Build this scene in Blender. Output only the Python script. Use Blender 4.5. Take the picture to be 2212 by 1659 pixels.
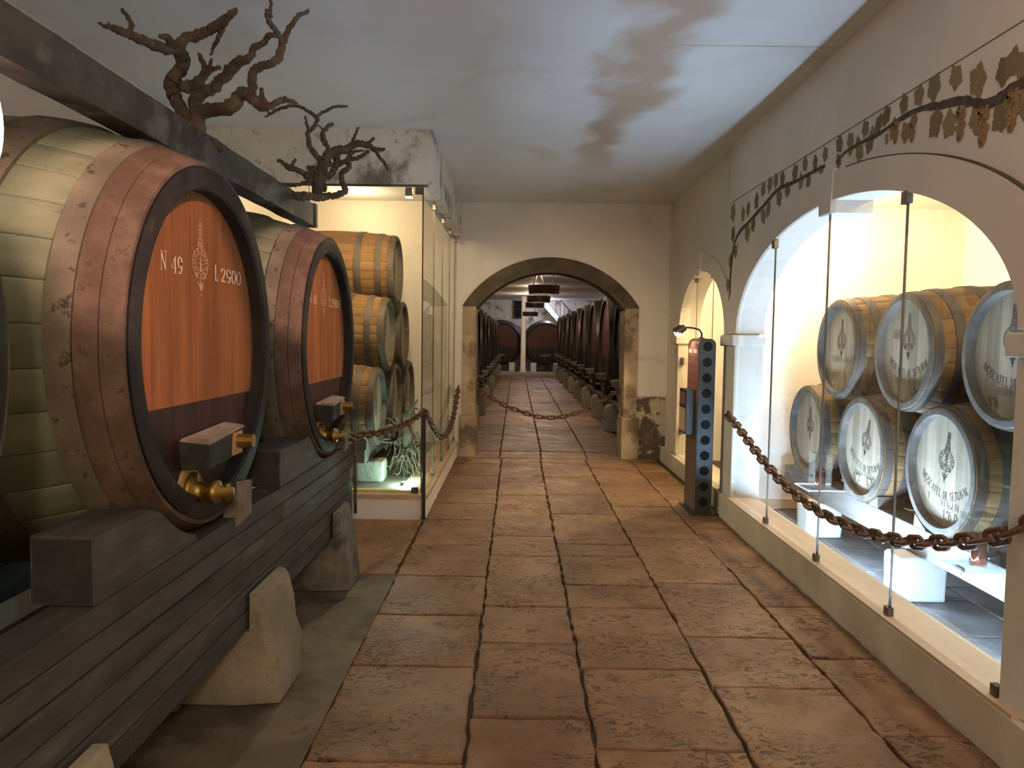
import bpy, bmesh, math, random
from mathutils import Vector, Matrix
random.seed(7)
for o in list(bpy.data.objects): bpy.data.objects.remove(o)
S = bpy.context.scene
COL = S.collection
PI = math.pi

# ------------------------------------------------------------------ camera
F, CX, CY, EYE = 1660.0, 1106.0, 829.5, 1.55
VP, ROLL = (1116.0, 727.0), math.radians(0.8)
_y = Vector((VP[0]-CX, VP[1]-CY, F)).normalized()
_x = Vector((math.cos(ROLL), math.sin(ROLL), 0)); _x = (_x - _x.dot(_y)*_y).normalized()
_z = _x.cross(_y)
RIGHT = Vector((_x[0], _y[0], _z[0])); DOWN = Vector((_x[1], _y[1], _z[1])); FWD = Vector((_x[2], _y[2], _z[2]))
cam_d = bpy.data.cameras.new('camera'); cam = bpy.data.objects.new('camera', cam_d); COL.objects.link(cam)
cam_d.sensor_width = 36; cam_d.lens = F/2212*36; cam_d.clip_end = 100
m = Matrix.Identity(4)
for i, v in enumerate((RIGHT, -DOWN, -FWD)):
    for k in range(3): m[k][i] = v[k]
m[0][3], m[1][3], m[2][3] = 0, 0, EYE
cam.matrix_world = m
S.camera = cam
def ray(px, py): return RIGHT*(px-CX) + DOWN*(py-CY) + FWD*F
def onY(px, py, Y): d = ray(px, py); return Vector((0, 0, EYE)) + d*(Y/d.y)
def onX(px, py, X): d = ray(px, py); return Vector((0, 0, EYE)) + d*(X/d.x)

# ------------------------------------------------------------------ world, exposure, lights
w = bpy.data.worlds.new('world'); S.world = w; w.use_nodes = True
w.node_tree.nodes['Background'].inputs[0].default_value = (1.0, 0.9, 0.78, 1)
w.node_tree.nodes['Background'].inputs[1].default_value = 0.02
S.view_settings.view_transform = 'Standard'
try: S.view_settings.look = 'None'
except Exception: pass
S.view_settings.gamma = 1; S.view_settings.use_curve_mapping = False
S.view_settings.exposure = 0.48

def light(kind, name, loc, power, col, size=0.05, target=None, spot=None, blend=0.5, size_y=None):
    d = bpy.data.lights.new(name, kind); d.energy = power; d.color = col
    if kind == 'AREA':
        d.size = size
        if size_y: d.shape = 'RECTANGLE'; d.size_y = size_y
    else: d.shadow_soft_size = size
    if kind == 'SPOT': d.spot_size = math.radians(spot); d.spot_blend = blend
    o = bpy.data.objects.new(name, d); COL.objects.link(o); o.location = loc
    if target is not None:
        o.rotation_euler = (Vector(target)-Vector(loc)).to_track_quat('-Z', 'Y').to_euler()
    return o
WARM = (1.0, 0.72, 0.50); YEL = (1.0, 0.73, 0.40); COOL = (0.50, 0.72, 1.0); ROSE = (1.0, 0.56, 0.42)
# unseen fill lights added to brighten the aisle, its walls and far wall
light('POINT', 'aisle_fill', (0.4, -1.5, 2.4), 120, WARM, 0.12)
light('AREA', 'aisle_fill', (1.0, 2.2, 3.2), 4, WARM, 0.3, (1.0, 2.5, 0))
light('SPOT', 'aisle_fill', (0.5, 4.6, 3.2), 150, WARM, 0.08, (0.6, 9.0, 1.55), 44, 0.8)
# ceiling spots turned on the heads of the two numbered vats
light('SPOT', 'vat_spot', (0.55, 0.9, 3.15), 330, ROSE, 0.03, (-1.12, 2.5, 1.78), 20, 0.3)
light('SPOT', 'vat_spot', (0.55, 2.7, 3.15), 330, ROSE, 0.03, (-1.12, 4.28, 1.76), 20, 0.3)
# right display cabinet: warm lamp high at its end, cool lamps on its floor
light('POINT', 'cabinet_warm_lamp', (2.34, 6.45, 2.55), 110, YEL, 0.05)
light('POINT', 'cabinet_warm_lamp', (2.6, 3.3, 2.62), 34, YEL, 0.05)
for y, p in ((5.15, 52), (4.62, 36), (3.5, 52)):
    light('POINT', 'cabinet_cool_lamp', (2.1, y, 0.09), p, COOL, 0.03)
light('AREA', 'ceiling_fill_strip', (2.095, 4.6, 0.185), 74, COOL, 0.03, (1.0, 4.6, 3.2), size_y=3.2).rotation_euler = (0.0, math.radians(180-19), 0.0)  # hidden strip added behind the sill to brighten arch soffit and ceiling
light('POINT', 'niche_lamp', (2.5, 8.1, 2.55), 110, YEL, 0.05)
# left display cabinet
light('POINT', 'cabinet_warm_lamp', (-1.05, 6.85, 2.88), 75, YEL, 0.05)
light('POINT', 'cabinet_warm_lamp', (-1.9, 9.2, 3.0), 16, YEL, 0.08)  # second, unseen light added to brighten the far wall of the case
light('POINT', 'cabinet_cool_lamp', (-1.0, 6.95, 0.27), 14, (0.55, 1.0, 0.95), 0.03)

# ------------------------------------------------------------------ materials
def lin(c): return tuple((x/12.92 if x <= 0.04045 else ((x+0.055)/1.055)**2.4) for x in c)
def rgb(r, g, b): return lin((r/255, g/255, b/255))
class NT:
    def __init__(s, name):
        s.m = bpy.data.materials.new(name); s.m.use_nodes = True; s.t = s.m.node_tree
        s.b = s.t.nodes['Principled BSDF']; s.out = s.t.nodes['Material Output']
    def n(s, kind, **kw):
        nd = s.t.nodes.new(kind)
        for k, v in kw.items(): setattr(nd, k, v)
        return nd
    def l(s, a, b): s.t.links.new(a, b)
    def math(s, op, a, b=None, c=None):
        nd = s.n('ShaderNodeMath', operation=op)
        for i, v in enumerate((a, b, c)):
            if v is None: continue
            if isinstance(v, (int, float)): nd.inputs[i].default_value = v
            else: s.l(v, nd.inputs[i])
        return nd.outputs[0]
    def mix(s, fac, a, b, bt='MIX'):
        nd = s.n('ShaderNodeMixRGB', blend_type=bt)
        for i, v in enumerate((fac, a, b)):
            if isinstance(v, (int, float)): nd.inputs[i].default_value = v
            elif isinstance(v, tuple): nd.inputs[i].default_value = (*v[:3], 1)
            else: s.l(v, nd.inputs[i])
        return nd.outputs[0]
    def coords(s, stretch=(1, 1, 1), rnd=True, world=False):
        if world: src = s.n('ShaderNodeNewGeometry').outputs['Position']
        else: src = s.n('ShaderNodeTexCoord').outputs['Object']
        mp = s.n('ShaderNodeMapping'); mp.inputs['Scale'].default_value = stretch; s.l(src, mp.inputs[0])
        if not rnd or world: return mp.outputs[0]
        oi = s.n('ShaderNodeObjectInfo'); v = s.n('ShaderNodeVectorMath', operation='ADD')
        c = s.n('ShaderNodeCombineXYZ'); k = s.math('MULTIPLY', oi.outputs['Random'], 37.0)
        for i in range(3): s.l(k, c.inputs[i])
        s.l(mp.outputs[0], v.inputs[0]); s.l(c.outputs[0], v.inputs[1]); return v.outputs[0]
    def noise(s, co, scale, detail=6, rough=0.6, dist=0.0):
        nd = s.n('ShaderNodeTexNoise'); s.l(co, nd.inputs['Vector'])
        nd.inputs['Scale'].default_value = scale; nd.inputs['Detail'].default_value = detail
        nd.inputs['Roughness'].default_value = rough; nd.inputs['Distortion'].default_value = dist
        return nd.outputs['Fac']
    def ramp(s, fac, lo, hi):
        nd = s.n('ShaderNodeMapRange', interpolation_type='SMOOTHSTEP'); s.l(fac, nd.inputs[0])
        nd.inputs[1].default_value = lo; nd.inputs[2].default_value = hi
        return nd.outputs[0]
    def bump(s, h, strength, dist=0.01):
        nd = s.n('ShaderNodeBump'); nd.inputs['Strength'].default_value = strength; nd.inputs['Distance'].default_value = dist
        s.l(h, nd.inputs['Height']); s.l(nd.outputs[0], s.b.inputs['Normal'])
    def rand_val(s, col, amount):
        oi = s.n('ShaderNodeObjectInfo'); v = s.math('MULTIPLY_ADD', oi.outputs['Random'], 2*amount, 1-amount)
        hs = s.n('ShaderNodeHueSaturation'); s.l(v, hs.inputs['Value'])
        if isinstance(col, tuple): hs.inputs['Color'].default_value = (*col[:3], 1)
        else: s.l(col, hs.inputs['Color'])
        return hs.outputs[0]
MATS = {}
def pm(name, c1, c2, scale=6, rough=0.6, bump=0.25, bscale=None, metal=0.0, stretch=(1, 1, 1), rnd=0.0, spots=None, con=(0.35, 0.68), world=False, bdist=0.006, spec=0.5, objrnd=True):
    t = NT(name); co = t.coords(stretch, objrnd, world)
    f = t.noise(co, scale); col = t.mix(t.ramp(f, *con), c1, c2)
    for (sc, ss, lo, hi, amt) in (spots or []):
        q = t.ramp(t.noise(co, ss, 5, 0.65), lo, hi); col = t.mix(t.math('MULTIPLY', q, amt), col, sc)
    if rnd: col = t.rand_val(col, rnd)
    t.l(col, t.b.inputs['Base Color'])
    t.b.inputs['Roughness'].default_value = rough; t.b.inputs['Metallic'].default_value = metal
    t.b.inputs['Specular IOR Level'].default_value = spec
    if bump: t.bump(t.noise(co, bscale or scale*4, 8, 0.7), bump, bdist)
    MATS[name] = t.m; return t.m
def flat(name, c, rough=0.5, metal=0.0, emit=None, es=1.0):
    t = NT(name); t.b.inputs['Base Color'].default_value = (*c, 1); t.b.inputs['Roughness'].default_value = rough; t.b.inputs['Metallic'].default_value = metal
    if emit: t.b.inputs['Emission Color'].default_value = (*emit, 1); t.b.inputs['Emission Strength'].default_value = es
    MATS[name] = t.m; return t.m
M = MATS
pm('plaster', (0.6, 0.55, 0.49), (0.66, 0.62, 0.56), 1.2, 0.85, 0.15, 9, world=True, spots=[((0.42, 0.34, 0.24), 0.7, 0.58, 0.8, 0.35)])
pm('plaster_white', (0.74, 0.72, 0.68), (0.8, 0.78, 0.74), 1.5, 0.85, 0.12, 9, world=True)
pm('plaster_mould', (0.6, 0.58, 0.5), (0.7, 0.68, 0.62), 1.5, 0.85, 0.2, 9, world=True, spots=[((0.1, 0.09, 0.06), 2.6, 0.5, 0.66, 0.8), ((0.14, 0.13, 0.07), 9, 0.56, 0.68, 0.6)])
pm('mortar', (0.045, 0.03, 0.02), (0.085, 0.06, 0.04), 20, 0.9, 0.5, 60, world=True)
pm('limestone', (0.52, 0.46, 0.36), (0.62, 0.57, 0.47), 3, 0.8, 0.3, 25, spots=[((0.25, 0.2, 0.14), 1.6, 0.55, 0.8, 0.5), ((0.08, 0.07, 0.05), 14, 0.66, 0.74, 0.6)])
pm('limestone_white', (0.6, 0.57, 0.5), (0.7, 0.68, 0.62), 3, 0.75, 0.25, 25, spots=[((0.4, 0.3, 0.2), 2.6, 0.6, 0.8, 0.5)])
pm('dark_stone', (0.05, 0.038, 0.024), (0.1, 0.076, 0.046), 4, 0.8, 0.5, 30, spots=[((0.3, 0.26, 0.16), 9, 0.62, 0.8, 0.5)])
pm('jamb_stone', (0.3, 0.23, 0.15), (0.4, 0.33, 0.23), 3, 0.8, 0.4, 25, spots=[((0.09, 0.065, 0.04), 2.6, 0.44, 0.62, 0.85), ((0.06, 0.05, 0.04), 14, 0.62, 0.72, 0.7)])
pm('rough_stone', (0.24, 0.23, 0.17), (0.34, 0.32, 0.245), 3, 0.9, 0.9, 22, spots=[((0.12, 0.12, 0.08), 6, 0.58, 0.72, 0.5)], bdist=0.02)
pm('rough_stone_dark', (0.14, 0.13, 0.112), (0.24, 0.22, 0.185), 5, 0.9, 0.9, 22, spots=[((0.05, 0.05, 0.045), 7, 0.5, 0.66, 0.8)], bdist=0.02)
pm('white_stone', (0.66, 0.66, 0.62), (0.76, 0.76, 0.72), 4, 0.85, 0.4, 25, spots=[((0.4, 0.34, 0.24), 3, 0.6, 0.8, 0.5)])
pm('cement', (0.1, 0.08, 0.056), (0.165, 0.135, 0.095), 3.0, 0.65, 0.4, 30, world=True, spots=[((0.04, 0.028, 0.017), 2.0, 0.48, 0.64, 0.8), ((0.03, 0.02, 0.012), 9, 0.58, 0.68, 0.6)])
pm('sill_stone', (0.5, 0.38, 0.25), (0.6, 0.48, 0.33), 3, 0.4, 0.2, 40, world=True, stretch=(1, 0.3, 1))
pm('slate', (0.12, 0.12, 0.12), (0.22, 0.22, 0.22), 4, 0.55, 0.6, 16, rnd=0.15, spots=[((0.4, 0.4, 0.4), 7, 0.62, 0.75, 0.4)])
# slabs: worn, pitted, a little polished
def slab_mat():
    t = NT('floor_slab'); co = t.coords((1, 1, 1), True)
    c = t.mix(t.ramp(t.noise(co, 1.8), 0.36, 0.66), (0.155, 0.079, 0.034), (0.262, 0.15, 0.073))
    c = t.mix(t.math('MULTIPLY', t.ramp(t.noise(co, 9, 9, 0.78), 0.47, 0.66), 0.62), c, (0.1, 0.052, 0.025))
    c = t.mix(t.math('MULTIPLY', t.ramp(t.noise(co, 16, 6, 0.7), 0.56, 0.72), 0.4), c, (0.33, 0.22, 0.13))
    co2 = t.coords((1.0, 1.7, 1), True)
    patch = t.ramp(t.noise(co, 3.4, 3, 0.5), 0.40, 0.56)
    pits = t.math('MULTIPLY', t.ramp(t.noise(co2, 24, 5, 0.62, 1.0), 0.555, 0.61), patch)
    crack = t.math('SUBTRACT', 1.0, t.ramp(t.math('ABSOLUTE', t.math('SUBTRACT', t.noise(co, 2.4, 7, 0.6), 0.5)), 0.0, 0.006))
    crack = t.math('MULTIPLY', crack, t.ramp(t.noise(co, 1.7, 2, 0.5), 0.6, 0.68))
    dark = t.math('MAXIMUM', pits, crack)
    c = t.mix(t.math('MULTIPLY', dark, 0.85), c, (0.035, 0.02, 0.011)); c = t.rand_val(c, 0.14)
    t.l(c, t.b.inputs['Base Color'])
    r = t.math('MULTIPLY_ADD', t.noise(co, 4, 5, 0.6), 0.55, 0.25); t.l(r, t.b.inputs['Roughness']); t.b.inputs['Specular IOR Level'].default_value = 0.4
    h = t.math('SUBTRACT', t.math('MULTIPLY', t.noise(co, 10, 8, 0.72), 0.9), dark); t.bump(h, 0.8, 0.009)
    MATS['floor_slab'] = t.m
slab_mat()
pm('hall_floor', (0.36, 0.26, 0.17), (0.46, 0.35, 0.23), 1.5, 0.4, 0.3, 12, world=True)
# barrel woods
pm('green_stave', (0.1, 0.122, 0.078), (0.17, 0.19, 0.125), 5, 0.75, 0.4, 18, stretch=(0.35, 1, 1), rnd=0.1, spots=[((0.04, 0.035, 0.02), 8, 0.58, 0.72, 0.6)])
pm('big_hoop', (0.075, 0.05, 0.037), (0.13, 0.092, 0.07), 6, 0.75, 0.5, 14, spec=0.2, spots=[((0.028, 0.027, 0.022), 1.6, 0.44, 0.62, 0.75), ((0.04, 0.03, 0.024), 24, 0.56, 0.66, 0.7)], con=(0.4, 0.65), objrnd=False)
pm('mould_hoop', (0.08, 0.072, 0.052), (0.14, 0.125, 0.09), 6, 0.8, 0.5, 14, spots=[((0.02, 0.02, 0.015), 24, 0.56, 0.64, 0.85)], objrnd=False)
pm('black_chime', (0.009, 0.008, 0.008), (0.022, 0.02, 0.018), 8, 0.6, 0.6, 20, spec=0.25, spots=[((0.11, 0.1, 0.09), 16, 0.66, 0.74, 0.5)])
pm('old_oak', (0.12, 0.066, 0.026), (0.2, 0.115, 0.047), 7, 0.75, 0.3, 24, stretch=(0.25, 1, 1), spec=0.25, rnd=0.1, spots=[((0.1, 0.06, 0.03), 8, 0.6, 0.75, 0.5)])
pm('oak_head', (0.27, 0.22, 0.155), (0.37, 0.31, 0.225), 6, 0.75, 0.2, 24, stretch=(1, 2, 0.2), spec=0.25, rnd=0.12, spots=[((0.13, 0.1, 0.07), 4, 0.54, 0.75, 0.55)])
pm('oak_chime', (0.05, 0.042, 0.034), (0.11, 0.095, 0.08), 7, 0.7, 0.5, 20, spots=[((0.4, 0.4, 0.4), 10, 0.6, 0.75, 0.4)])
pm('iron_hoop', (0.045, 0.035, 0.027), (0.08, 0.064, 0.05), 8, 0.6, 0.25, 30, objrnd=False, spec=0.35)
pm('rack_timber', (0.034, 0.033, 0.032), (0.068, 0.066, 0.063), 5, 0.7, 0.5, 14, stretch=(2, 0.4, 2), rnd=0.22, spots=[((0.15, 0.145, 0.13), 7, 0.52, 0.74, 0.5), ((0.02, 0.016, 0.012), 3, 0.55, 0.7, 0.6)])
pm('block_end', (0.012, 0.017, 0.017), (0.028, 0.034, 0.034), 9, 0.8, 0.5, 24, spots=[((0.14, 0.15, 0.14), 16, 0.64, 0.74, 0.5)])
pm('beam_timber', (0.035, 0.032, 0.029), (0.075, 0.07, 0.062), 5, 0.75, 0.5, 16, stretch=(1, 0.8, 1), spots=[((0.16, 0.155, 0.135), 4, 0.5, 0.64, 0.7), ((0.3, 0.28, 0.25), 22, 0.68, 0.74, 0.6)])
pm('vine_bark', (0.085, 0.062, 0.042), (0.15, 0.115, 0.08), 14, 0.9, 1.0, 45, spots=[((0.03, 0.022, 0.015), 30, 0.55, 0.68, 0.8)], bdist=0.012)
pm('root_fibre', (0.1, 0.09, 0.06), (0.18, 0.16, 0.1), 12, 0.9, 0.5, 40)
pm('rail_wood', (0.1, 0.085, 0.072), (0.16, 0.14, 0.12), 5, 0.5, 0.3, 16, stretch=(1, 0.2, 1))
pm('dark_barrel', (0.03, 0.02, 0.016), (0.055, 0.036, 0.028), 5, 0.5, 0.2, 20, rnd=0.2)
pm('dark_hoop', (0.025, 0.021, 0.02), (0.045, 0.038, 0.035), 6, 0.45, 0.2, 20, objrnd=False)
pm('rust', (0.1, 0.055, 0.032), (0.19, 0.105, 0.06), 25, 0.75, 0.6, 60, metal=0.3, rnd=0.12, spots=[((0.04, 0.025, 0.018), 30, 0.55, 0.66, 0.7)])
pm('brass', (0.27, 0.18, 0.05), (0.38, 0.26, 0.08), 20, 0.35, 0.2, 50, metal=0.85)
pm('cork_seal', (0.35, 0.22, 0.1), (0.45, 0.29, 0.14), 20, 0.85, 0.4, 60)
pm('dust_wood', (0.13, 0.115, 0.095), (0.2, 0.18, 0.15), 10, 0.85, 0.4, 40)
pm('post_iron', (0.015, 0.012, 0.012), (0.03, 0.026, 0.025), 20, 0.45, 0.2, 60)
pm('clip_steel', (0.1, 0.085, 0.07), (0.16, 0.14, 0.12), 20, 0.35, 0.1, 60, metal=0.8)
pm('totem_steel', (0.04, 0.05, 0.056), (0.055, 0.066, 0.073), 8, 0.4, 0.05, 40, metal=0.5)
pm('totem_panel', (0.24, 0.1, 0.075), (0.28, 0.12, 0.09), 8, 0.45, 0.0)
pm('totem_lower', (0.1, 0.068, 0.048), (0.12, 0.084, 0.06), 8, 0.5, 0.05, 40)
pm('mural_leaf', (0.14, 0.11, 0.05), (0.26, 0.21, 0.105), 22, 0.85, 0.0, rnd=0.25)
pm('mural_branch', (0.045, 0.03, 0.025), (0.11, 0.08, 0.065), 30, 0.85, 0.0)
pm('mural_grape', (0.22, 0.13, 0.055), (0.34, 0.21, 0.09), 60, 0.85, 0.0, con=(0.42, 0.55))
pm('white_paint', (0.5, 0.42, 0.3), (0.66, 0.57, 0.43), 30, 0.7, 0.0)
pm('faint_paint', (0.38, 0.22, 0.12), (0.5, 0.33, 0.2), 40, 0.7, 0.0)
pm('black_ink', (0.015, 0.012, 0.01), (0.06, 0.048, 0.036), 30, 0.8, 0.0)
pm('faint_ink', (0.08, 0.065, 0.05), (0.17, 0.14, 0.1), 40, 0.8, 0.0)
pm('wine', (0.13, 0.02, 0.006), (0.17, 0.03, 0.008), 8, 0.1, 0.0)
pm('copper', (0.3, 0.11, 0.06), (0.4, 0.16, 0.08), 10, 0.35, 0.1, 40, metal=0.8)
pm('step_stone', (0.4, 0.38, 0.37), (0.5, 0.48, 0.47), 3, 0.6, 0.2, 20)
flat('black', (0.004, 0.004, 0.004), 0.9)
flat('white_enamel', (0.75, 0.75, 0.75), 0.4)
flat('print_white', (0.8, 0.72, 0.64), 0.6)
flat('print_line', (0.2, 0.06, 0.045), 0.6)
flat('paper', (0.42, 0.3, 0.16), 0.6)
flat('bulb', (1, 0.9, 0.8), 0.4, 0, (1.0, 0.66, 0.5), 9.0)
flat('hall_bulb', (1, 0.9, 0.8), 0.4, 0, (1.0, 0.8, 0.55), 30.0)
flat('led', (1, 1, 1), 0.4, 0, (0.8, 1.0, 1.0), 40.0)
flat('spot_led', (1, 1, 1), 0.4, 0, (1.0, 0.9, 0.75), 25.0)
flat('seam', (0.06, 0.045, 0.025), 0.4)
def ceiling_mat():
    t = NT('ceiling_paint'); co = t.coords(world=True)
    c = t.mix(t.ramp(t.noise(co, 0.8), 0.3, 0.7), (0.58, 0.575, 0.57), (0.64, 0.635, 0.63))
    st = t.ramp(t.noise(co, 0.9, 4, 0.55, 0.8), 0.56, 0.74)
    c = t.mix(t.math('MULTIPLY', st, 0.4), c, (0.45, 0.36, 0.27))
    # one long wavy brown band across the boards
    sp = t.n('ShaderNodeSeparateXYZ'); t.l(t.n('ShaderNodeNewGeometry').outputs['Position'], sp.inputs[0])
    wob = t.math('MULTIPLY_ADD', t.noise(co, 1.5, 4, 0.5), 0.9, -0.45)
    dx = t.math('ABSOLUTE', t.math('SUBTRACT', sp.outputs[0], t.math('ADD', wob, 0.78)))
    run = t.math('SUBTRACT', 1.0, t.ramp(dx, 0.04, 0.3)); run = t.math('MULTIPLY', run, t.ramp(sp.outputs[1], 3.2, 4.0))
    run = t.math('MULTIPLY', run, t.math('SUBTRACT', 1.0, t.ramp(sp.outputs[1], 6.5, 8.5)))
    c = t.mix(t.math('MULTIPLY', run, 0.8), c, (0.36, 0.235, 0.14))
    t.l(c, t.b.inputs['Base Color']); t.b.inputs['Roughness'].default_value = 0.75
    t.bump(t.noise(co, 4, 5, 0.6), 0.15, 0.01); MATS['ceiling_paint'] = t.m
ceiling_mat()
def far_wall_mat():
    t = NT('far_wall'); co = t.coords(world=True)
    c = t.mix(t.ramp(t.noise(co, 1.2), 0.3, 0.7), (0.6, 0.56, 0.5), (0.66, 0.63, 0.57))
    sp = t.n('ShaderNodeSeparateXYZ'); t.l(t.n('ShaderNodeNewGeometry').outputs['Position'], sp.inputs[0])
    n1 = t.noise(co, 4.5, 6, 0.65)
    low = t.math('SUBTRACT', 1.0, t.ramp(t.math('ADD', sp.outputs[2], t.math('MULTIPLY', n1, 0.05)), 0.82, 0.85))
    right = t.ramp(sp.outputs[0], 1.5, 1.55); dado = t.math('MULTIPLY', low, right)
    c = t.mix(t.math('MULTIPLY', dado, 0.75), c, (0.36, 0.28, 0.18))
    dk = t.math('MULTIPLY', dado, t.ramp(t.math('SUBTRACT', n1, t.math('MULTIPLY', sp.outputs[2], 0.22)), 0.36, 0.44))
    c = t.mix(t.math('MULTIPLY', dk, 0.9), c, (0.05, 0.035, 0.022))
    wh = t.math('MULTIPLY', dado, t.ramp(t.noise(co, 13, 3, 0.5), 0.68, 0.7)); c = t.mix(wh, c, (0.6, 0.56, 0.5))
    mid = t.math('MULTIPLY', t.ramp(t.noise(co, 2.2, 6, 0.7), 0.58, 0.75), right); c = t.mix(t.math('MULTIPLY', mid, 0.5), c, (0.3, 0.22, 0.13))
    t.l(c, t.b.inputs['Base Color']); t.b.inputs['Roughness'].default_value = 0.85
    t.bump(t.noise(co, 9, 5, 0.6), 0.15, 0.01); MATS['far_wall'] = t.m
far_wall_mat()
def head_mat(name, top1, top2, low1, low2, line, rnd=0.12, rough=0.45):
    t = NT(name); tc = t.n('ShaderNodeTexCoord').outputs['Object']
    sp = t.n('ShaderNodeSeparateXYZ'); t.l(tc, sp.inputs[0])
    co = t.coords((1, 2.2, 0.22), True)
    a = t.mix(t.ramp(t.noise(co, 7), 0.3, 0.7), top1, top2); b = t.mix(t.ramp(t.noise(co, 9), 0.3, 0.7), low1, low2)
    c = t.mix(t.math('GREATER_THAN', sp.outputs[2], line), b, a); c = t.rand_val(c, rnd)
    du = t.ramp(t.noise(t.coords((1, 3, 0.3), True), 6, 6, 0.7), 0.6, 0.8); c = t.mix(t.math('MULTIPLY', du, 0.35), c, (0.1, 0.065, 0.04))
    t.l(c, t.b.inputs['Base Color']); t.b.inputs['Roughness'].default_value = rough; t.b.inputs['Specular IOR Level'].default_value = 0.3
    t.bump(t.noise(co, 30, 6, 0.7), 0.15, 0.003); MATS[name] = t.m
head_mat('vat_head', (0.14, 0.05, 0.013), (0.22, 0.088, 0.024), (0.014, 0.006, 0.005), (0.03, 0.013, 0.011), -0.205, 0.15, 0.6)
head_mat('hall_head', (0.06, 0.022, 0.016), (0.085, 0.032, 0.022), (0.012, 0.009, 0.009), (0.025, 0.018, 0.016), -0.2, 0.1)
def glass_mat(name, tint, gloss=0.04):
    t = NT(name); t.t.nodes.remove(t.b)
    tr = t.n('ShaderNodeBsdfTransparent'); tr.inputs[0].default_value = (*tint, 1)
    gl = t.n('ShaderNodeBsdfGlossy'); gl.inputs['Roughness'].default_value = 0.0
    lw = t.n('ShaderNodeLayerWeight'); lw.inputs[0].default_value = 0.5
    fac = t.math('MULTIPLY_ADD', t.math('POWER', lw.outputs['Facing'], 4.0), 0.55, gloss)
    mx = t.n('ShaderNodeMixShader'); t.l(fac, mx.inputs[0]); t.l(tr.outputs[0], mx.inputs[1]); t.l(gl.outputs[0], mx.inputs[2])
    t.l(mx.outputs[0], t.out.inputs[0]); MATS[name] = t.m
glass_mat('pane_glass', (0.975, 0.985, 0.975)); glass_mat('clear_plastic', (0.9, 0.94, 0.95))
flat('acrylic_edge', (0.85, 0.9, 0.95), 0.3)  # pale colour stands in for light caught in the plate edges

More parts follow.
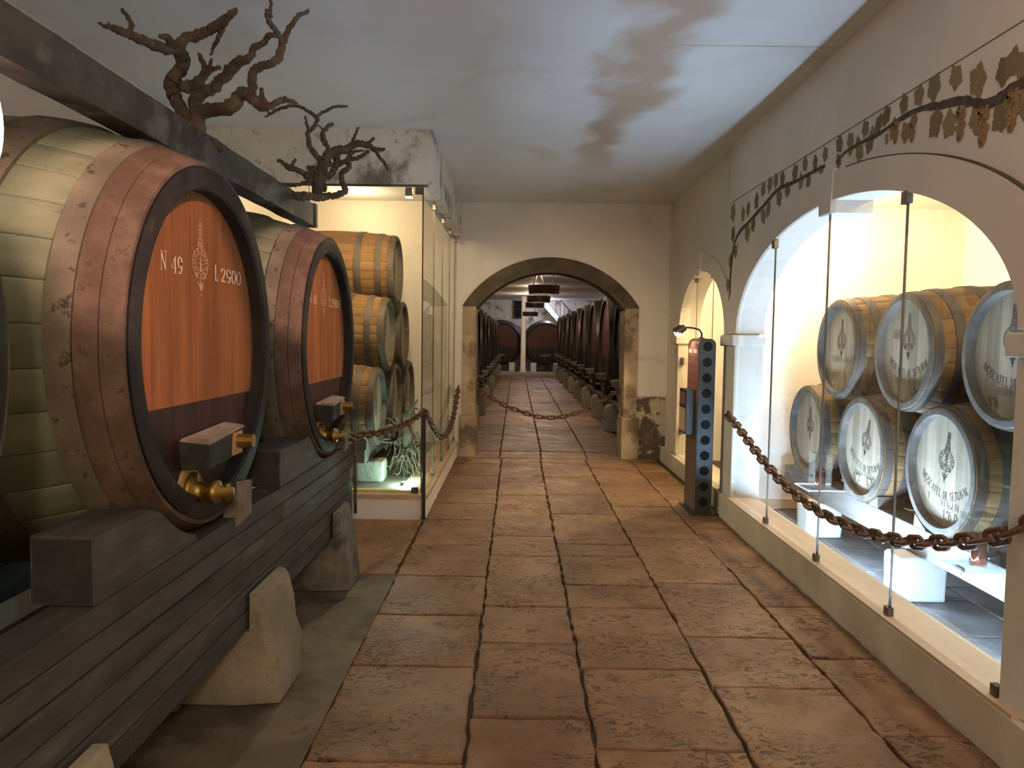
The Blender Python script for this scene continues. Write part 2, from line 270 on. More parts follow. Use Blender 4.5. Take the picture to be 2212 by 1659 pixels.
# ------------------------------------------------------------------ mesh helpers
class MB:
    def __init__(s): s.v = []; s.f = []
    def add(s, vs, fs):
        k = len(s.v); s.v += [tuple(v) for v in vs]; s.f += [tuple(i+k for i in f) for f in fs]; return s
    def box(s, lo, hi):
        x0, y0, z0 = lo; x1, y1, z1 = hi
        return s.add([(x0,y0,z0),(x1,y0,z0),(x1,y1,z0),(x0,y1,z0),(x0,y0,z1),(x1,y0,z1),(x1,y1,z1),(x0,y1,z1)],
                     [(0,3,2,1),(4,5,6,7),(0,1,5,4),(1,2,6,5),(2,3,7,6),(3,0,4,7)])
    def hexa(s, b, t):   # 4 bottom + 4 top points
        return s.add(b+t, [(0,3,2,1),(4,5,6,7),(0,1,5,4),(1,2,6,5),(2,3,7,6),(3,0,4,7)])
    def prism(s, poly, d):  # poly: list of 3D points, extruded by vector d
        n = len(poly); d = Vector(d); a = [Vector(p) for p in poly]
        return s.add(a+[p+d for p in a], [tuple(range(n-1, -1, -1)), tuple(range(n, 2*n))]+[(i, (i+1) % n, n+(i+1) % n, n+i) for i in range(n)])
    def lathe(s, prof, n=48, axis='X', c=(0, 0, 0), closed=True):  # prof [(along, radius)]
        k = len(prof); vs = []
        for i in range(n):
            a = 2*PI*i/n; ca, sa = math.cos(a), math.sin(a)
            for (x, r) in prof:
                p = {'X': (x, r*ca, r*sa), 'Z': (r*ca, r*sa, x), 'Y': (r*sa, x, r*ca)}[axis]
                vs.append((p[0]+c[0], p[1]+c[1], p[2]+c[2]))
        fs = []
        for i in range(n):
            j = (i+1) % n
            for q in range(k if closed else k-1):
                r2 = (q+1) % k; fs.append((i*k+q, j*k+q, j*k+r2, i*k+r2))
        return s.add(vs, fs)
    def disc(s, x, r, n=32, axis='X', c=(0, 0, 0)):
        vs = []
        for i in range(n):
            a = 2*PI*i/n; u, v = r*math.cos(a), r*math.sin(a)
            p = {'X': (x, u, v), 'Z': (u, v, x), 'Y': (v, x, u)}[axis]; vs.append((p[0]+c[0], p[1]+c[1], p[2]+c[2]))
        return s.add(vs, [tuple(range(n))])
    def tube(s, pts, rad, n=8, cap=True, jit=0.0, rng=random):
        P = [Vector(p) for p in pts]; R = rad if isinstance(rad, (list, tuple)) else [rad]*len(P)
        up = Vector((0.13, 0.97, 0.2)); vs = []; k = len(P); prev = None
        for i, p in enumerate(P):
            t = (P[min(i+1, k-1)]-P[max(i-1, 0)]).normalized()
            a = (prev - t*prev.dot(t)) if prev else t.cross(up)
            if a.length < 1e-5: a = t.orthogonal()
            a.normalize(); prev = a; b = t.cross(a)
            for q in range(n):
                an = 2*PI*q/n; rr = R[i]*(1+(rng.uniform(-jit, jit) if jit else 0))
                vs.append(p + a*(rr*math.cos(an)) + b*(rr*math.sin(an)))
        fs = [(i*n+q, i*n+(q+1) % n, (i+1)*n+(q+1) % n, (i+1)*n+q) for i in range(k-1) for q in range(n)]
        if cap: fs += [tuple(range(n-1, -1, -1)), tuple((k-1)*n+q for q in range(n))]
        return s.add(vs, fs)
    def sphere(s, c, r, n=12, m_=8, sc=(1, 1, 1)):
        prof = [(-r*math.cos(PI*i/m_)*sc[2], max(r*math.sin(PI*i/m_), 1e-4)*sc[0]) for i in range(m_+1)]
        return s.lathe(prof, n, 'Z', c, closed=False)
    def mesh(s, name, smooth=False, bevel=0.0):
        me = bpy.data.meshes.new(name); me.from_pydata(s.v, [], s.f); me.update()
        bm = bmesh.new(); bm.from_mesh(me); bmesh.ops.recalc_face_normals(bm, faces=bm.faces)
        if bevel: bmesh.ops.bevel(bm, geom=list(bm.edges), offset=bevel, segments=2, affect='EDGES', profile=0.6)
        bm.to_mesh(me); bm.free()
        if smooth:
            for p in me.polygons: p.use_smooth = True
        return me
    def build(s, name, mat, parent=None, smooth=False, bevel=0.0, loc=None, rot=None):
        return obj(name, s.mesh(name, smooth, bevel), mat, parent, loc, rot)
def obj(name, me, mat=None, parent=None, loc=None, rot=None):
    if mat is not None and not me.materials: me.materials.append(MATS[mat] if isinstance(mat, str) else mat)
    o = bpy.data.objects.new(name, me); COL.objects.link(o)
    if parent is not None: o.parent = parent
    if loc is not None: o.location = loc
    if rot is not None: o.rotation_euler = rot
    return o
def smooth_by_angle(o, ang=35):
    me = o.data
    for p in me.polygons: p.use_smooth = True
    bm = bmesh.new(); bm.from_mesh(me)
    for e in bm.edges:
        if len(e.link_faces) == 2 and e.calc_face_angle(0) > math.radians(ang): e.smooth = False
    bm.to_mesh(me); bm.free(); return o
def empty(name, loc=(0, 0, 0), rz=0.0, parent=None):
    o = bpy.data.objects.new(name, None); COL.objects.link(o); o.location = loc; o.rotation_euler = (0, 0, rz)
    o.empty_display_size = 0.1
    if parent: o.parent = parent
    return o
def tag(o, label, cat, group=None, kind=None):
    if label: o['label'] = label
    if cat: o['category'] = cat
    if group: o['group'] = group
    if kind: o['kind'] = kind
    return o
def struct(o): o['kind'] = 'structure'; return o
ORD = ['first', 'second', 'third', 'fourth', 'fifth', 'sixth', 'seventh', 'eighth', 'ninth', 'tenth']

# ------------------------------------------------------------------ the room
CEIL = 3.243; FARY = 9.85; XL = -2.65; YB = -2.4
base = MB().box((XL, YB, -0.12), (1.9, 10.35, -0.022)).build('floor', 'mortar'); struct(base)
def slab(x0, x1, y0, y1, parent, mat='floor_slab', gap=0.005, jit=0.0075, z=0.0, thick=0.05, name='floor_slab'):
    rng = random.Random(int((x0*131+y0*977)*1000) & 0xffffff)
    x0 += gap; x1 -= gap; y0 += gap; y1 -= gap
    cx, cy = (x0+x1)/2, (y0+y1)/2
    per = []
    cs = [(x0, y0), (x1, y0), (x1, y1), (x0, y1)]
    for i in range(4):
        a, b = cs[i], cs[(i+1) % 4]; L = math.hypot(b[0]-a[0], b[1]-a[1]); n = max(3, int(L/0.07))
        for k in range(n):
            t = k/n; per.append((a[0]+(b[0]-a[0])*t+rng.uniform(-jit, jit)-cx, a[1]+(b[1]-a[1])*t+rng.uniform(-jit, jit)-cy))
    dz = rng.uniform(-0.003, 0.002); tx, ty = rng.uniform(-0.003, 0.003), rng.uniform(-0.003, 0.003)
    hx, hy = (x1-x0)/2, (y1-y0)/2
    def ring(inset, zz): return [(p[0]*(1-inset/hx), p[1]*(1-inset/hy), zz+p[0]*tx+p[1]*ty) for p in per]
    n = len(per); vs = ring(0, -thick)+ring(0, -0.009)+ring(0.0025, -0.003)+ring(0.009, 0)
    fs = [(a*n+i, a*n+(i+1) % n, (a+1)*n+(i+1) % n, (a+1)*n+i) for a in range(3) for i in range(n)]+[tuple(3*n+i for i in range(n))]
    return MB().add(vs, fs).build(name, mat, parent, loc=(cx, cy, z+dz))
COLX = [-0.76, -0.17, 0.32, 0.895, 1.46, 1.80]
ROWS = [[9.72, 9.32, 8.49, 7.75, 7.05, 6.41, 5.61, 4.88, 4.18, 3.52, 2.71, 1.9, 1.1],
        [9.72, 9.28, 8.12, 7.48, 6.53, 5.9, 5.35, 4.34, 3.81, 3.05, 2.2, 1.2],
        [9.72, 9.36, 8.46, 7.58, 6.67, 5.7, 5.38, 4.75, 4.34, 3.53, 2.82, 2.0, 1.2],
        [9.72, 9.1, 7.78, 7.02, 5.91, 4.81, 3.93, 3.35, 2.5, 1.7, 0.9],
        [9.72, 8.87, 7.34, 6.23, 5.17, 4.4, 3.68, 2.95, 2.1, 1.2]]
for c, rows in enumerate(ROWS):
    for a, b in zip(rows, rows[1:]): slab(COLX[c], COLX[c+1], b, a, base)
slab(-1.4, -0.77, 4.9, 6.4, base)
for a, b in zip([-0.74, -0.2, 0.34, 0.93, 1.5], [-0.2, 0.34, 0.93, 1.5, 1.82]): slab(a, b, 9.73, 10.3, base, jit=0.008)
cem = MB().box((XL, YB, -0.02), (-0.758, 4.893, -0.004)).box((XL, 4.893, -0.02), (-1.402, 6.45, -0.004)).build('cement_floor', 'cement', base)
MB().box((-0.77, YB, -0.02), (1.82, 1.05, -0.002)).build('near_paving', 'hall_floor', base)

struct(MB().box((XL-0.15, YB, -0.1), (XL, FARY, CEIL)).build('wall_left', 'plaster'))
struct(MB().box((XL-0.15, YB-0.15, -0.1), (4.2, YB, CEIL)).build('wall_back', 'plaster'))
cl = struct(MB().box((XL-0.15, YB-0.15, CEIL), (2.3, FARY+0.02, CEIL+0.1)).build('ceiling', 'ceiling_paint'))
MB().box((0.93, 4.55, CEIL-0.002), (1.84, 4.562, CEIL)).build('board_joint', 'sill_stone', cl)

def wall_arch(name, mat, f, u0, u1, zb, zt, ua, ub, zs, top, t, n=36):
    mb = MB()
    def q(a, b, c_, d_): mb.add([a, b, c_, d_], [(0, 1, 2, 3)])
    for d in (0.0, t):
        q(f(u0, d, zb), f(ua, d, zb), f(ua, d, zt), f(u0, d, zt)); q(f(ub, d, zb), f(u1, d, zb), f(u1, d, zt), f(ub, d, zt))
        if zs > zb: q(f(ua, d, zb), f(ub, d, zb), f(ub, d, zs), f(ua, d, zs))
        for i in range(n):
            a = ua+(ub-ua)*(1-math.cos(PI*i/n))/2; b = ua+(ub-ua)*(1-math.cos(PI*(i+1)/n))/2
            q(f(a, d, top(a)), f(b, d, top(b)), f(b, d, zt), f(a, d, zt))
    for i in range(n):
        a = ua+(ub-ua)*(1-math.cos(PI*i/n))/2; b = ua+(ub-ua)*(1-math.cos(PI*(i+1)/n))/2
        q(f(a, 0, top(a)), f(b, 0, top(b)), f(b, t, top(b)), f(a, t, top(a)))
    for u in (ua, ub): q(f(u, 0, zs), f(u, t, zs), f(u, t, top(u)), f(u, 0, top(u)))
    if zs > zb: q(f(ua, 0, zs), f(ub, 0, zs), f(ub, t, zs), f(ua, t, zs))
    for u in (u0, u1): q(f(u, 0, zb), f(u, t, zb), f(u, t, zt), f(u, 0, zt))
    q(f(u0, 0, zt), f(u1, 0, zt), f(u1, t, zt), f(u0, t, zt))
    me = bpy.data.meshes.new(name); me.from_pydata([tuple(v) for v in mb.v], [], mb.f)
    bm = bmesh.new(); bm.from_mesh(me); bmesh.ops.remove_doubles(bm, verts=bm.verts, dist=1e-5); bmesh.ops.recalc_face_normals(bm, faces=bm.faces); bm.to_mesh(me); bm.free()
    return struct(obj(name, me, mat))
def ring_piece(name, mat, parent, f, inn, out, a0, a1, proud, depth, n=20):
    mb = MB(); vs = []
    for i in range(n+1):
        a = a0+(a1-a0)*i/n; (u, z), (U, Z) = inn(a), out(a)
        vs += [f(u, -proud, z), f(U, -proud, Z), f(U, depth, Z), f(u, depth, z)]
    fs = [(i*4+k, i*4+(k+1) % 4, i*4+4+(k+1) % 4, i*4+4+k) for i in range(n) for k in range(4)]+[(0, 1, 2, 3), tuple(n*4+k for k in range(4))]
    return mb.add(vs, fs).build(name, mat, parent)

# right wall with the wide arch
WX = 1.85; AYC, AA, AZS, AR = 4.64, 1.82, 1.6, 0.78
fr = lambda u, d, z: Vector((WX+d, u, z))
atop = lambda u: AZS+AR*math.sqrt(max(0, 1-((u-AYC)/AA)**2))
wr = wall_arch('wall_right', 'plaster', fr, YB, 6.8, -0.1, CEIL, AYC-AA, AYC+AA, 0.2, atop, 0.22, 48)
mb = MB().box((WX-0.003, YB, 2.735), (WX+0.01, 6.8, 2.739)).build('mural_line', 'dust_wood', wr)
inn = lambda a: (AYC+(AA-0.008)*math.cos(a), AZS+(AR-0.008)*math.sin(a)); out = lambda a: (AYC+2.15*math.cos(a), AZS+0.93*math.sin(a))
ring_piece('arch_ring', 'plaster', wr, fr, inn, out, 0.0, PI/2-0.045, 0.02, 0.2, 28)
ring_piece('arch_ring', 'plaster', wr, fr, inn, out, PI/2+0.045, PI, 0.02, 0.2, 28)
ring_piece('edge_line', 'dark_stone', wr, fr, out, lambda a: (AYC+2.156*math.cos(a), AZS+0.935*math.sin(a)), PI/2+0.12, PI-0.05, 0.0215, 0.01, 30)  # thin dark line along the outer edge of the ring
ki = lambda a: (AYC+AA*math.cos(a), AZS+(AR-0.08)*math.sin(a)); ko = lambda a: (AYC+2.15*math.cos(a)*1.02, AZS+0.955*math.sin(a))
ring_piece('keystone', 'plaster', wr, fr, ki, ko, PI/2-0.047, PI/2+0.047, 0.03, 0.22, 4)
for (y0, y1, s) in ((AYC+AA, 6.8, 1), (2.3, AYC-AA, -1)):
    ya, yb = (y0-0.001, y1) if s > 0 else (y0, y1+0.001)
    MB().box((WX-0.02, ya, 0.2), (WX+0.2, yb-0.0, 1.50)).build('pilaster', 'limestone_white', wr, bevel=0.006)
    MB().box((WX-0.05, ya-0.03*(s > 0), 1.50), (WX+0.23, yb+0.03*(s < 0), 1.59)).build('capital', 'limestone_white', wr, bevel=0.01)
pl = struct(MB().box((1.80, YB, -0.05), (1.93, 6.84, 0.197)).build('trim_1', 'limestone', bevel=0.006))
MB().box((1.802, 2.7, 0.19), (2.03, 6.5, 0.212)).build('sill', 'sill_stone', pl)
MB().box((1.93, 2.7, -0.05), (2.02, 6.5, 0.19)).build('sill_back', 'plaster_white', pl)
# recessed wall with the narrow arch
WX2 = 1.93; BYC, BA, BZS, BR = 8.1, 1.0, 1.58, 0.68
fs2 = lambda u, d, z: Vector((WX2+d, u, z))
btop = lambda u: BZS+BR*math.sqrt(max(0, 1-((u-BYC)/BA)**2))
wr2 = wall_arch('wall_right_recess', 'plaster', fs2, 6.801, FARY, -0.1, CEIL, BYC-BA, BYC+BA, 0.17, btop, 0.22, 32)
inn2 = lambda a: (BYC+(BA-0.008)*math.cos(a), BZS+(BR-0.008)*math.sin(a)); out2 = lambda a: (BYC+(BA+0.24)*math.cos(a), BZS+(BR+0.16)*math.sin(a))
ring_piece('arch_ring', 'plaster', wr2, fs2, inn2, out2, 0.0, PI/2-0.06, 0.02, 0.2, 18)
ring_piece('arch_ring', 'plaster', wr2, fs2, inn2, out2, PI/2+0.06, PI, 0.02, 0.2, 18)
ki2 = lambda a: (BYC+BA*math.cos(a), BZS+(BR-0.05)*math.sin(a)); ko2 = lambda a: (BYC+(BA+0.24)*math.cos(a), BZS+(BR+0.19)*math.sin(a))
ring_piece('keystone', 'plaster', wr2, fs2, ki2, ko2, PI/2-0.062, PI/2+0.062, 0.045, 0.22, 4)
MB().box((WX2-0.02, BYC+BA-0.001, 0.17), (WX2+0.2, BYC+BA+0.24, 1.49)).build('pilaster', 'limestone', wr2, bevel=0.006)
MB().box((WX2-0.05, BYC+BA-0.03, 1.49), (WX2+0.23, BYC+BA+0.27, 1.58)).build('capital', 'limestone', wr2, bevel=0.01)
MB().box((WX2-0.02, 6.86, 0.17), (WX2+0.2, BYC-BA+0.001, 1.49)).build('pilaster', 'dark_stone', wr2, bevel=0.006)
MB().box((WX2-0.05, 6.86, 1.49), (WX2+0.23, BYC-BA+0.03, 1.58)).build('capital', 'limestone', wr2, bevel=0.01)
pl2 = struct(MB().box((1.87, 6.85, -0.05), (2.2, FARY, 0.165)).build('trim_2', 'limestone', bevel=0.006))
# shells of the right-hand rooms
struct(MB().box((1.93, 2.2, -0.1), (4.15, 10.0, -0.012)).build('floor_cabinet', 'mortar'))
fc = bpy.data.objects['floor_cabinet']
for i, x in enumerate((2.1, 2.75, 3.4)):
    for j in range(8): slab(x, x+0.65, 2.35+j*0.58+(0.25 if i % 2 else 0)-0.1, 2.93+j*0.58+(0.25 if i % 2 else 0)-0.1, fc, 'slate', 0.004, 0.003, z=0.0, thick=0.012, name='floor_tile')
struct(MB().box((2.071, 7.05, -0.1), (4.15, 7.12, 2.9)).build('wall_cabinet_end', 'plaster_white'))
struct(MB().box((4.05, 2.2, -0.1), (4.15, 10.0, 2.9)).build('wall_cabinet_rear', 'plaster_white'))
struct(MB().box((2.071, 2.1, -0.1), (4.15, 2.2, 2.9)).build('wall_cabinet_near', 'plaster_white'))
struct(MB().box((2.071, 2.1, 2.75), (4.15, 10.0, 2.85)).build('ceiling_cabinet', 'plaster_white'))
struct(MB().box((2.151, FARY, -0.1), (4.15, FARY+0.1, 2.9)).build('wall_niche_end', 'plaster_white'))
struct(MB().box((3.0, 7.121, 0.0), (3.08, FARY, 2.75)).build('wall_niche_rear', 'plaster_white'))
struct(MB().box((2.07, 7.03, 0.0), (4.05, 7.05, 0.085)).build('baseboard_cabinet', 'sill_stone'))

# far wall with the arch to the barrel hall
FXC, FH, FZS, FRS = 0.43, 0.95, 1.91, 0.47
FRAD = (FH*FH+FRS*FRS)/(2*FRS)
ff = lambda u, d, z: Vector((u, FARY+d, z))
ftop = lambda u: FZS+math.sqrt(max(0, FRAD**2-(u-FXC)**2))-(FRAD-FRS)
wf = wall_arch('wall_far', 'far_wall', ff, XL-0.15, 2.3, -0.1, CEIL+0.1, FXC-FH, FXC+FH, -0.1, ftop, 0.42, 40)
def seg(h, rise, zs):
    R = (h*h+rise*rise)/(2*rise); th = math.asin(h/R)
    return lambda a: (FXC+R*math.sin(-th+2*th*a), zs+R*math.cos(-th+2*th*a)-(R-rise))
ring_piece('arch_ring', 'dark_stone', wf, ff, seg(FH-0.012, FRS-0.006, FZS-0.004), seg(1.13, 0.63, FZS+0.02), 0, 1, 0.02, 0.4, 40)
for s in (-1, 1):
    x0, x1 = sorted((FXC+s*(FH-0.001), FXC+s*1.12))
    MB().box((x0, FARY-0.025, 0.53), (x1, FARY+0.4, 1.925)).build('jamb', 'jamb_stone', wf, bevel=0.008)
    x0, x1 = sorted((FXC+s*(FH-0.02), FXC+s*1.155))
    MB().box((x0, FARY-0.05, -0.03), (x1, FARY+0.41, 0.53)).build('jamb_base', 'jamb_stone', wf, bevel=0.01)

# ------------------------------------------------------------------ left display cabinet (built-in)
CXF, CYF = -0.75, 6.43          # outer corner of the plinth
p3 = struct(MB().box((XL, CYF, -0.05), (CXF, CYF+0.24, 0.165)).box((CXF-0.24, CYF+0.24, -0.05), (CXF, FARY-0.001, 0.165)).build('trim_3', 'plaster_white'))
MB().box((XL, CYF-0.012, 0.165), (CXF+0.012, CYF+0.25, 0.2)).build('sill', 'sill_stone', p3)
MB().box((CXF-0.25, CYF+0.25, 0.165), (CXF+0.012, FARY-0.001, 0.2)).build('sill', 'sill_stone', p3)
struct(MB().box((XL, CYF+0.25, -0.1), (CXF-0.25, FARY, 0.18)).build('floor_platform', 'cement'))
pm('yellow_pine', (0.5, 0.36, 0.16), (0.6, 0.45, 0.22), 5, 0.5, 0.1, 30)
MB().box((XL, CYF+0.07, 0.2), (CXF-0.08, CYF+0.12, 0.225)).build('glazing_bead', 'yellow_pine', p3)
MB().box((CXF-0.115, CYF+0.07, 0.2), (CXF-0.07, FARY-0.001, 0.225)).build('glazing_bead', 'yellow_pine', p3)
w5 = struct(MB().box((XL, CYF+0.02, 2.80), (-0.72, CYF+0.16, CEIL)).build('wall_bulkhead_front', 'plaster_mould'))
w6 = struct(MB().box((-0.86, CYF+0.161, 2.80), (-0.72, FARY-0.001, CEIL)).build('wall_bulkhead_side', 'plaster_mould'))
MB().box((XL, CYF+0.05, 2.785), (-0.755, CYF+0.075, 2.80)).build('glass_channel', 'clip_steel', w5)

# ------------------------------------------------------------------ glazing
def pane(name, mat, parent, poly, d): return MB().prism(poly, d).build(name, mat, parent)
def clip(parent, c, s=(0.02, 0.045, 0.045)):
    MB().box([c[i]-s[i]/2 for i in range(3)], [c[i]+s[i]/2 for i in range(3)]).build('clip', 'clip_steel', parent, bevel=0.003)
g1 = tag(empty('glass_screen', (WX+0.01, AYC, 0.212)), 'frameless glass screen of four panes filling the wide arch', 'glass screen')
seams = [AYC+AA-0.004, 5.57, 4.62, 3.705, AYC-AA+0.004]
GX = 1.845
for a, b in zip(seams, seams[1:]):
    ys = [a+(b-a)*i/14 for i in range(15)]
    poly = [(0, a-AYC-0.002, 0.0), (0, b-AYC+0.002, 0.0)]+[(0, y-AYC, atop(y)-0.212-0.004) for y in reversed(ys)]
    pane('pane', 'pane_glass', g1, [(GX-WX-0.01, p[1], p[2]) for p in poly], (0.008, 0, 0))
for y in seams[1:-1]:
    MB().box((GX-WX-0.012, y-AYC-0.0022, 0.0), (GX-WX+0.0, y-AYC+0.0022, atop(y)-0.216)).build('joint', 'seam', g1)
    clip(g1, (GX-WX-0.012, y-AYC, 0.02), (0.03, 0.045, 0.045))
    clip(g1, (GX-WX-0.012, y-AYC, atop(y)-0.212-0.035), (0.03, 0.06, 0.06))
clip(g1, (GX-WX-0.012, seams[-1]-AYC+0.03, 0.02), (0.03, 0.04, 0.05))
g2 = tag(empty('glass_screen', (WX2+0.02, BYC, 0.165)), 'narrow glass screen filling the small arch behind the info totem', 'glass screen')
sm = [BYC+BA-0.004, 8.45, 7.75, BYC-BA+0.004]
for a, b in zip(sm, sm[1:]):
    ys = [a+(b-a)*i/12 for i in range(13)]
    poly = [(0.02, a-BYC, 0.002), (0.02, b-BYC, 0.002)]+[(0.02, y-BYC, btop(y)-0.165-0.004) for y in reversed(ys)]
    pane('pane', 'pane_glass', g2, poly, (0.008, 0, 0))
for y in sm[1:-1]:
    MB().box((0.012, y-BYC-0.003, 0.002), (0.018, y-BYC+0.003, btop(y)-0.17)).build('joint', 'seam', g2)
    clip(g2, (0.008, y-BYC, btop(y)-0.165-0.03), (0.03, 0.06, 0.05))
for z in (0.3, 1.12): clip(g2, (0.008, BYC+BA-BYC-0.03, z), (0.03, 0.05, 0.09))
g3 = tag(empty('glass_case', (-0.80, CYF+0.05, 0.2)), 'tall glass case front and side around the stacked barrels on the left', 'glass case')
fx = [-1.85+0.8, -2.65+0.8+0.003]
for a, b in zip([0.0]+[-0.95], [-0.95, -1.84]):
    MB().box((b, 0.0, 0.001), (a-0.003, 0.008, 2.585)).build('pane', 'pane_glass', g3)
    MB().box((b, -0.001, 0.001), (b+0.004, 0.009, 2.585)).build('joint', 'seam', g3)
ysd = [0.0, 0.87, 1.72, 2.57, 3.36]
for a, b in zip(ysd, ysd[1:]):
    MB().box((0.0, a+0.009, 0.001), (0.008, b, 2.598)).build('pane', 'pane_glass', g3)
    MB().box((-0.001, b-0.002, 0.001), (0.009, b+0.002, 2.598)).build('joint', 'seam', g3)
    bc = min(b, 3.33)
    clip(g3, (0.008, bc, 2.56), (0.03, 0.05, 0.06)); clip(g3, (0.008, bc, 0.03), (0.02, 0.04, 0.05))
MB().box((-0.001, -0.001, 0.001), (0.009, 0.009, 2.585)).build('joint', 'seam', g3)
clip(g3, (-0.03, 0.0, 2.55), (0.06, 0.03, 0.06)); clip(g3, (-0.05, 0.0, 0.03), (0.06, 0.02, 0.05))

# ------------------------------------------------------------------ lettering: pen strokes, thick verticals and hairline horizontals
def arc(cx, cy, rx, ry, a0, a1, n=14): return [(cx+rx*math.cos(math.radians(a0+(a1-a0)*i/n)), cy+ry*math.sin(math.radians(a0+(a1-a0)*i/n))) for i in range(n+1)]
G = {  # glyph: (width, [(weight, polyline)])  weight None = pen
 'N': (0.72, [(.05, [(.12, 0), (.12, 1)]), (.13, [(.1, 1), (.62, 0)]), (.05, [(.62, 0), (.62, 1)]), (.04, [(.0, 1), (.2, 1)]), (.04, [(.02, 0), (.22, 0)]), (.04, [(.5, 1), (.74, 1)])]),
 'L': (0.58, [(.14, [(.16, 0), (.16, 1)]), (.04, [(.04, 1), (.28, 1)]), (.045, [(.04, .0), (.55, 0)]), (.06, [(.54, 0), (.54, .22)])]),
 '0': (0.56, [(None, arc(.28, .5, .24, .5, 90, 450, 26))]),
 'O': (0.74, [(None, arc(.37, .5, .33, .5, 90, 450, 26))]),
 '9': (0.56, [(None, arc(.28, .68, .22, .32, 0, 360, 20)), (None, [(.5, .7), (.5, .4), (.44, .12), (.3, 0), (.12, .03)]), (.12, [(.1, .12), (.16, .08)])]),
 '6': (0.56, [(None, arc(.28, .32, .22, .32, 0, 360, 20)), (None, [(.06, .32), (.07, .62), (.15, .9), (.3, 1), (.46, .96)])]),
 '8': (0.56, [(None, arc(.28, .74, .2, .26, 0, 360, 18)), (None, arc(.28, .25, .24, .25, 0, 360, 18))]),
 '4': (0.6, [(.13, [(.4, 0), (.4, 1)]), (.05, [(.4, 1), (.02, .3)]), (.05, [(.02, .28), (.58, .28)]), (.04, [(.26, 0), (.54, 0)])]),
 '2': (0.56, [(None, [(.06, .72), (.09, .88), (.2, .99), (.32, .99), (.44, .88), (.46, .72), (.4, .52), (.24, .28), (.08, .1)]), (.1, [(.06, .05), (.52, .05)])]),
 '1': (0.36, [(.14, [(.2, 0), (.2, 1)]), (.04, [(.05, .86), (.2, .98)]), (.04, [(.06, 0), (.34, 0)])]),
 '3': (0.54, [(None, arc(.24, .75, .22, .25, 150, -90, 14)), (None, arc(.24, .26, .25, .26, 90, -150, 14))]),
 '5': (0.54, [(.1, [(.12, 1), (.48, 1)]), (.05, [(.12, 1), (.1, .55)]), (None, arc(.24, .33, .24, .33, 120, -150, 16))]),
 '7': (0.54, [(.1, [(.05, .95), (.5, .95)]), (.1, [(.48, .95), (.2, 0)])]),
 'M': (0.9, [(.05, [(.1, 0), (.1, 1)]), (.13, [(.1, 1), (.44, .1)]), (.05, [(.44, .1), (.78, 1)]), (.13, [(.78, 0), (.78, 1)])]),
 'S': (0.56, [(None, arc(.28, .75, .2, .25, 20, 270, 14)), (None, arc(.28, .25, .22, .25, 90, -160, 14))]),
 'C': (0.66, [(None, arc(.36, .5, .3, .5, 50, 310, 20))]),
 'A': (0.72, [(.05, [(.04, 0), (.36, 1)]), (.14, [(.36, 1), (.66, 0)]), (.04, [(.16, .34), (.54, .34)])]),
 'T': (0.64, [(.14, [(.32, 0), (.32, 1)]), (.05, [(.02, 1), (.62, 1)]), (.05, [(.03, 1), (.03, .8)]), (.05, [(.61, 1), (.61, .8)])]),
 'E': (0.6, [(.14, [(.14, 0), (.14, 1)]), (.05, [(.04, 1), (.54, 1)]), (.05, [(.14, .52), (.42, .52)]), (.05, [(.04, 0), (.56, 0)])]),
 'D': (0.7, [(.13, [(.14, 0), (.14, 1)]), (None, arc(.2, .5, .44, .5, 90, -90, 18))]),
 'U': (0.7, [(.13, [(.12, 1), (.12, .3)]), (None, arc(.34, .3, .22, .3, 180, 360, 12)), (.05, [(.56, .3), (.56, 1)])]),
 'B': (0.62, [(.13, [(.14, 0), (.14, 1)]), (None, arc(.2, .76, .26, .24, 90, -90, 12)), (None, arc(.2, .26, .34, .26, 90, -90, 12))]),
 'R': (0.68, [(.13, [(.14, 0), (.14, 1)]), (None, arc(.2, .75, .3, .25, 90, -90, 12)), (.13, [(.3, .5), (.62, 0)])]),
 'V': (0.7, [(.14, [(.04, 1), (.34, 0)]), (.05, [(.34, 0), (.64, 1)])]),
 'I': (0.32, [(.14, [(.16, 0), (.16, 1)]), (.04, [(.03, 0), (.29, 0)]), (.04, [(.03, 1), (.29, 1)])]),
 'G': (0.7, [(None, arc(.36, .5, .3, .5, 50, 340, 20)), (.12, [(.62, 0), (.62, .38)])]),
 'º': (0.3, [(None, arc(.14, .88, .1, .11, 0, 360, 12))]),
 '.': (0.2, [(.12, [(.08, .0), (.08, .1)])]), ' ': (0.35, []),
}
def stroke(mb, pts, wt, put, thick=0.13, thin=0.035):
    for (a, b) in zip(pts, pts[1:]):
        dx, dy = b[0]-a[0], b[1]-a[1]; L = math.hypot(dx, dy)
        if L < 1e-9: continue
        wd = wt if wt is not None else thin+(thick-thin)*(abs(dy)/L)**1.4
        nx, ny = -dy/L*wd/2, dx/L*wd/2
        mb.add([put(a[0]+nx, a[1]+ny), put(a[0]-nx, a[1]-ny), put(b[0]-nx, b[1]-ny), put(b[0]+nx, b[1]+ny)], [(0, 1, 2, 3)])
def text_w(t): return sum(G[c][0]+0.1 for c in t)-0.1
def text(mb, t, y, z, h, x, sx=1.0, slope=0.0):   # left end at (y, z)
    u = 0.0
    for c in t:
        gw, st = G[c]
        for wt, pl_ in st: stroke(mb, pl_, wt, lambda a, b, u=u: (x, y+(u+a)*h*sx, z+b*h+slope*(u+a)*h*sx))
        u += gw+0.1
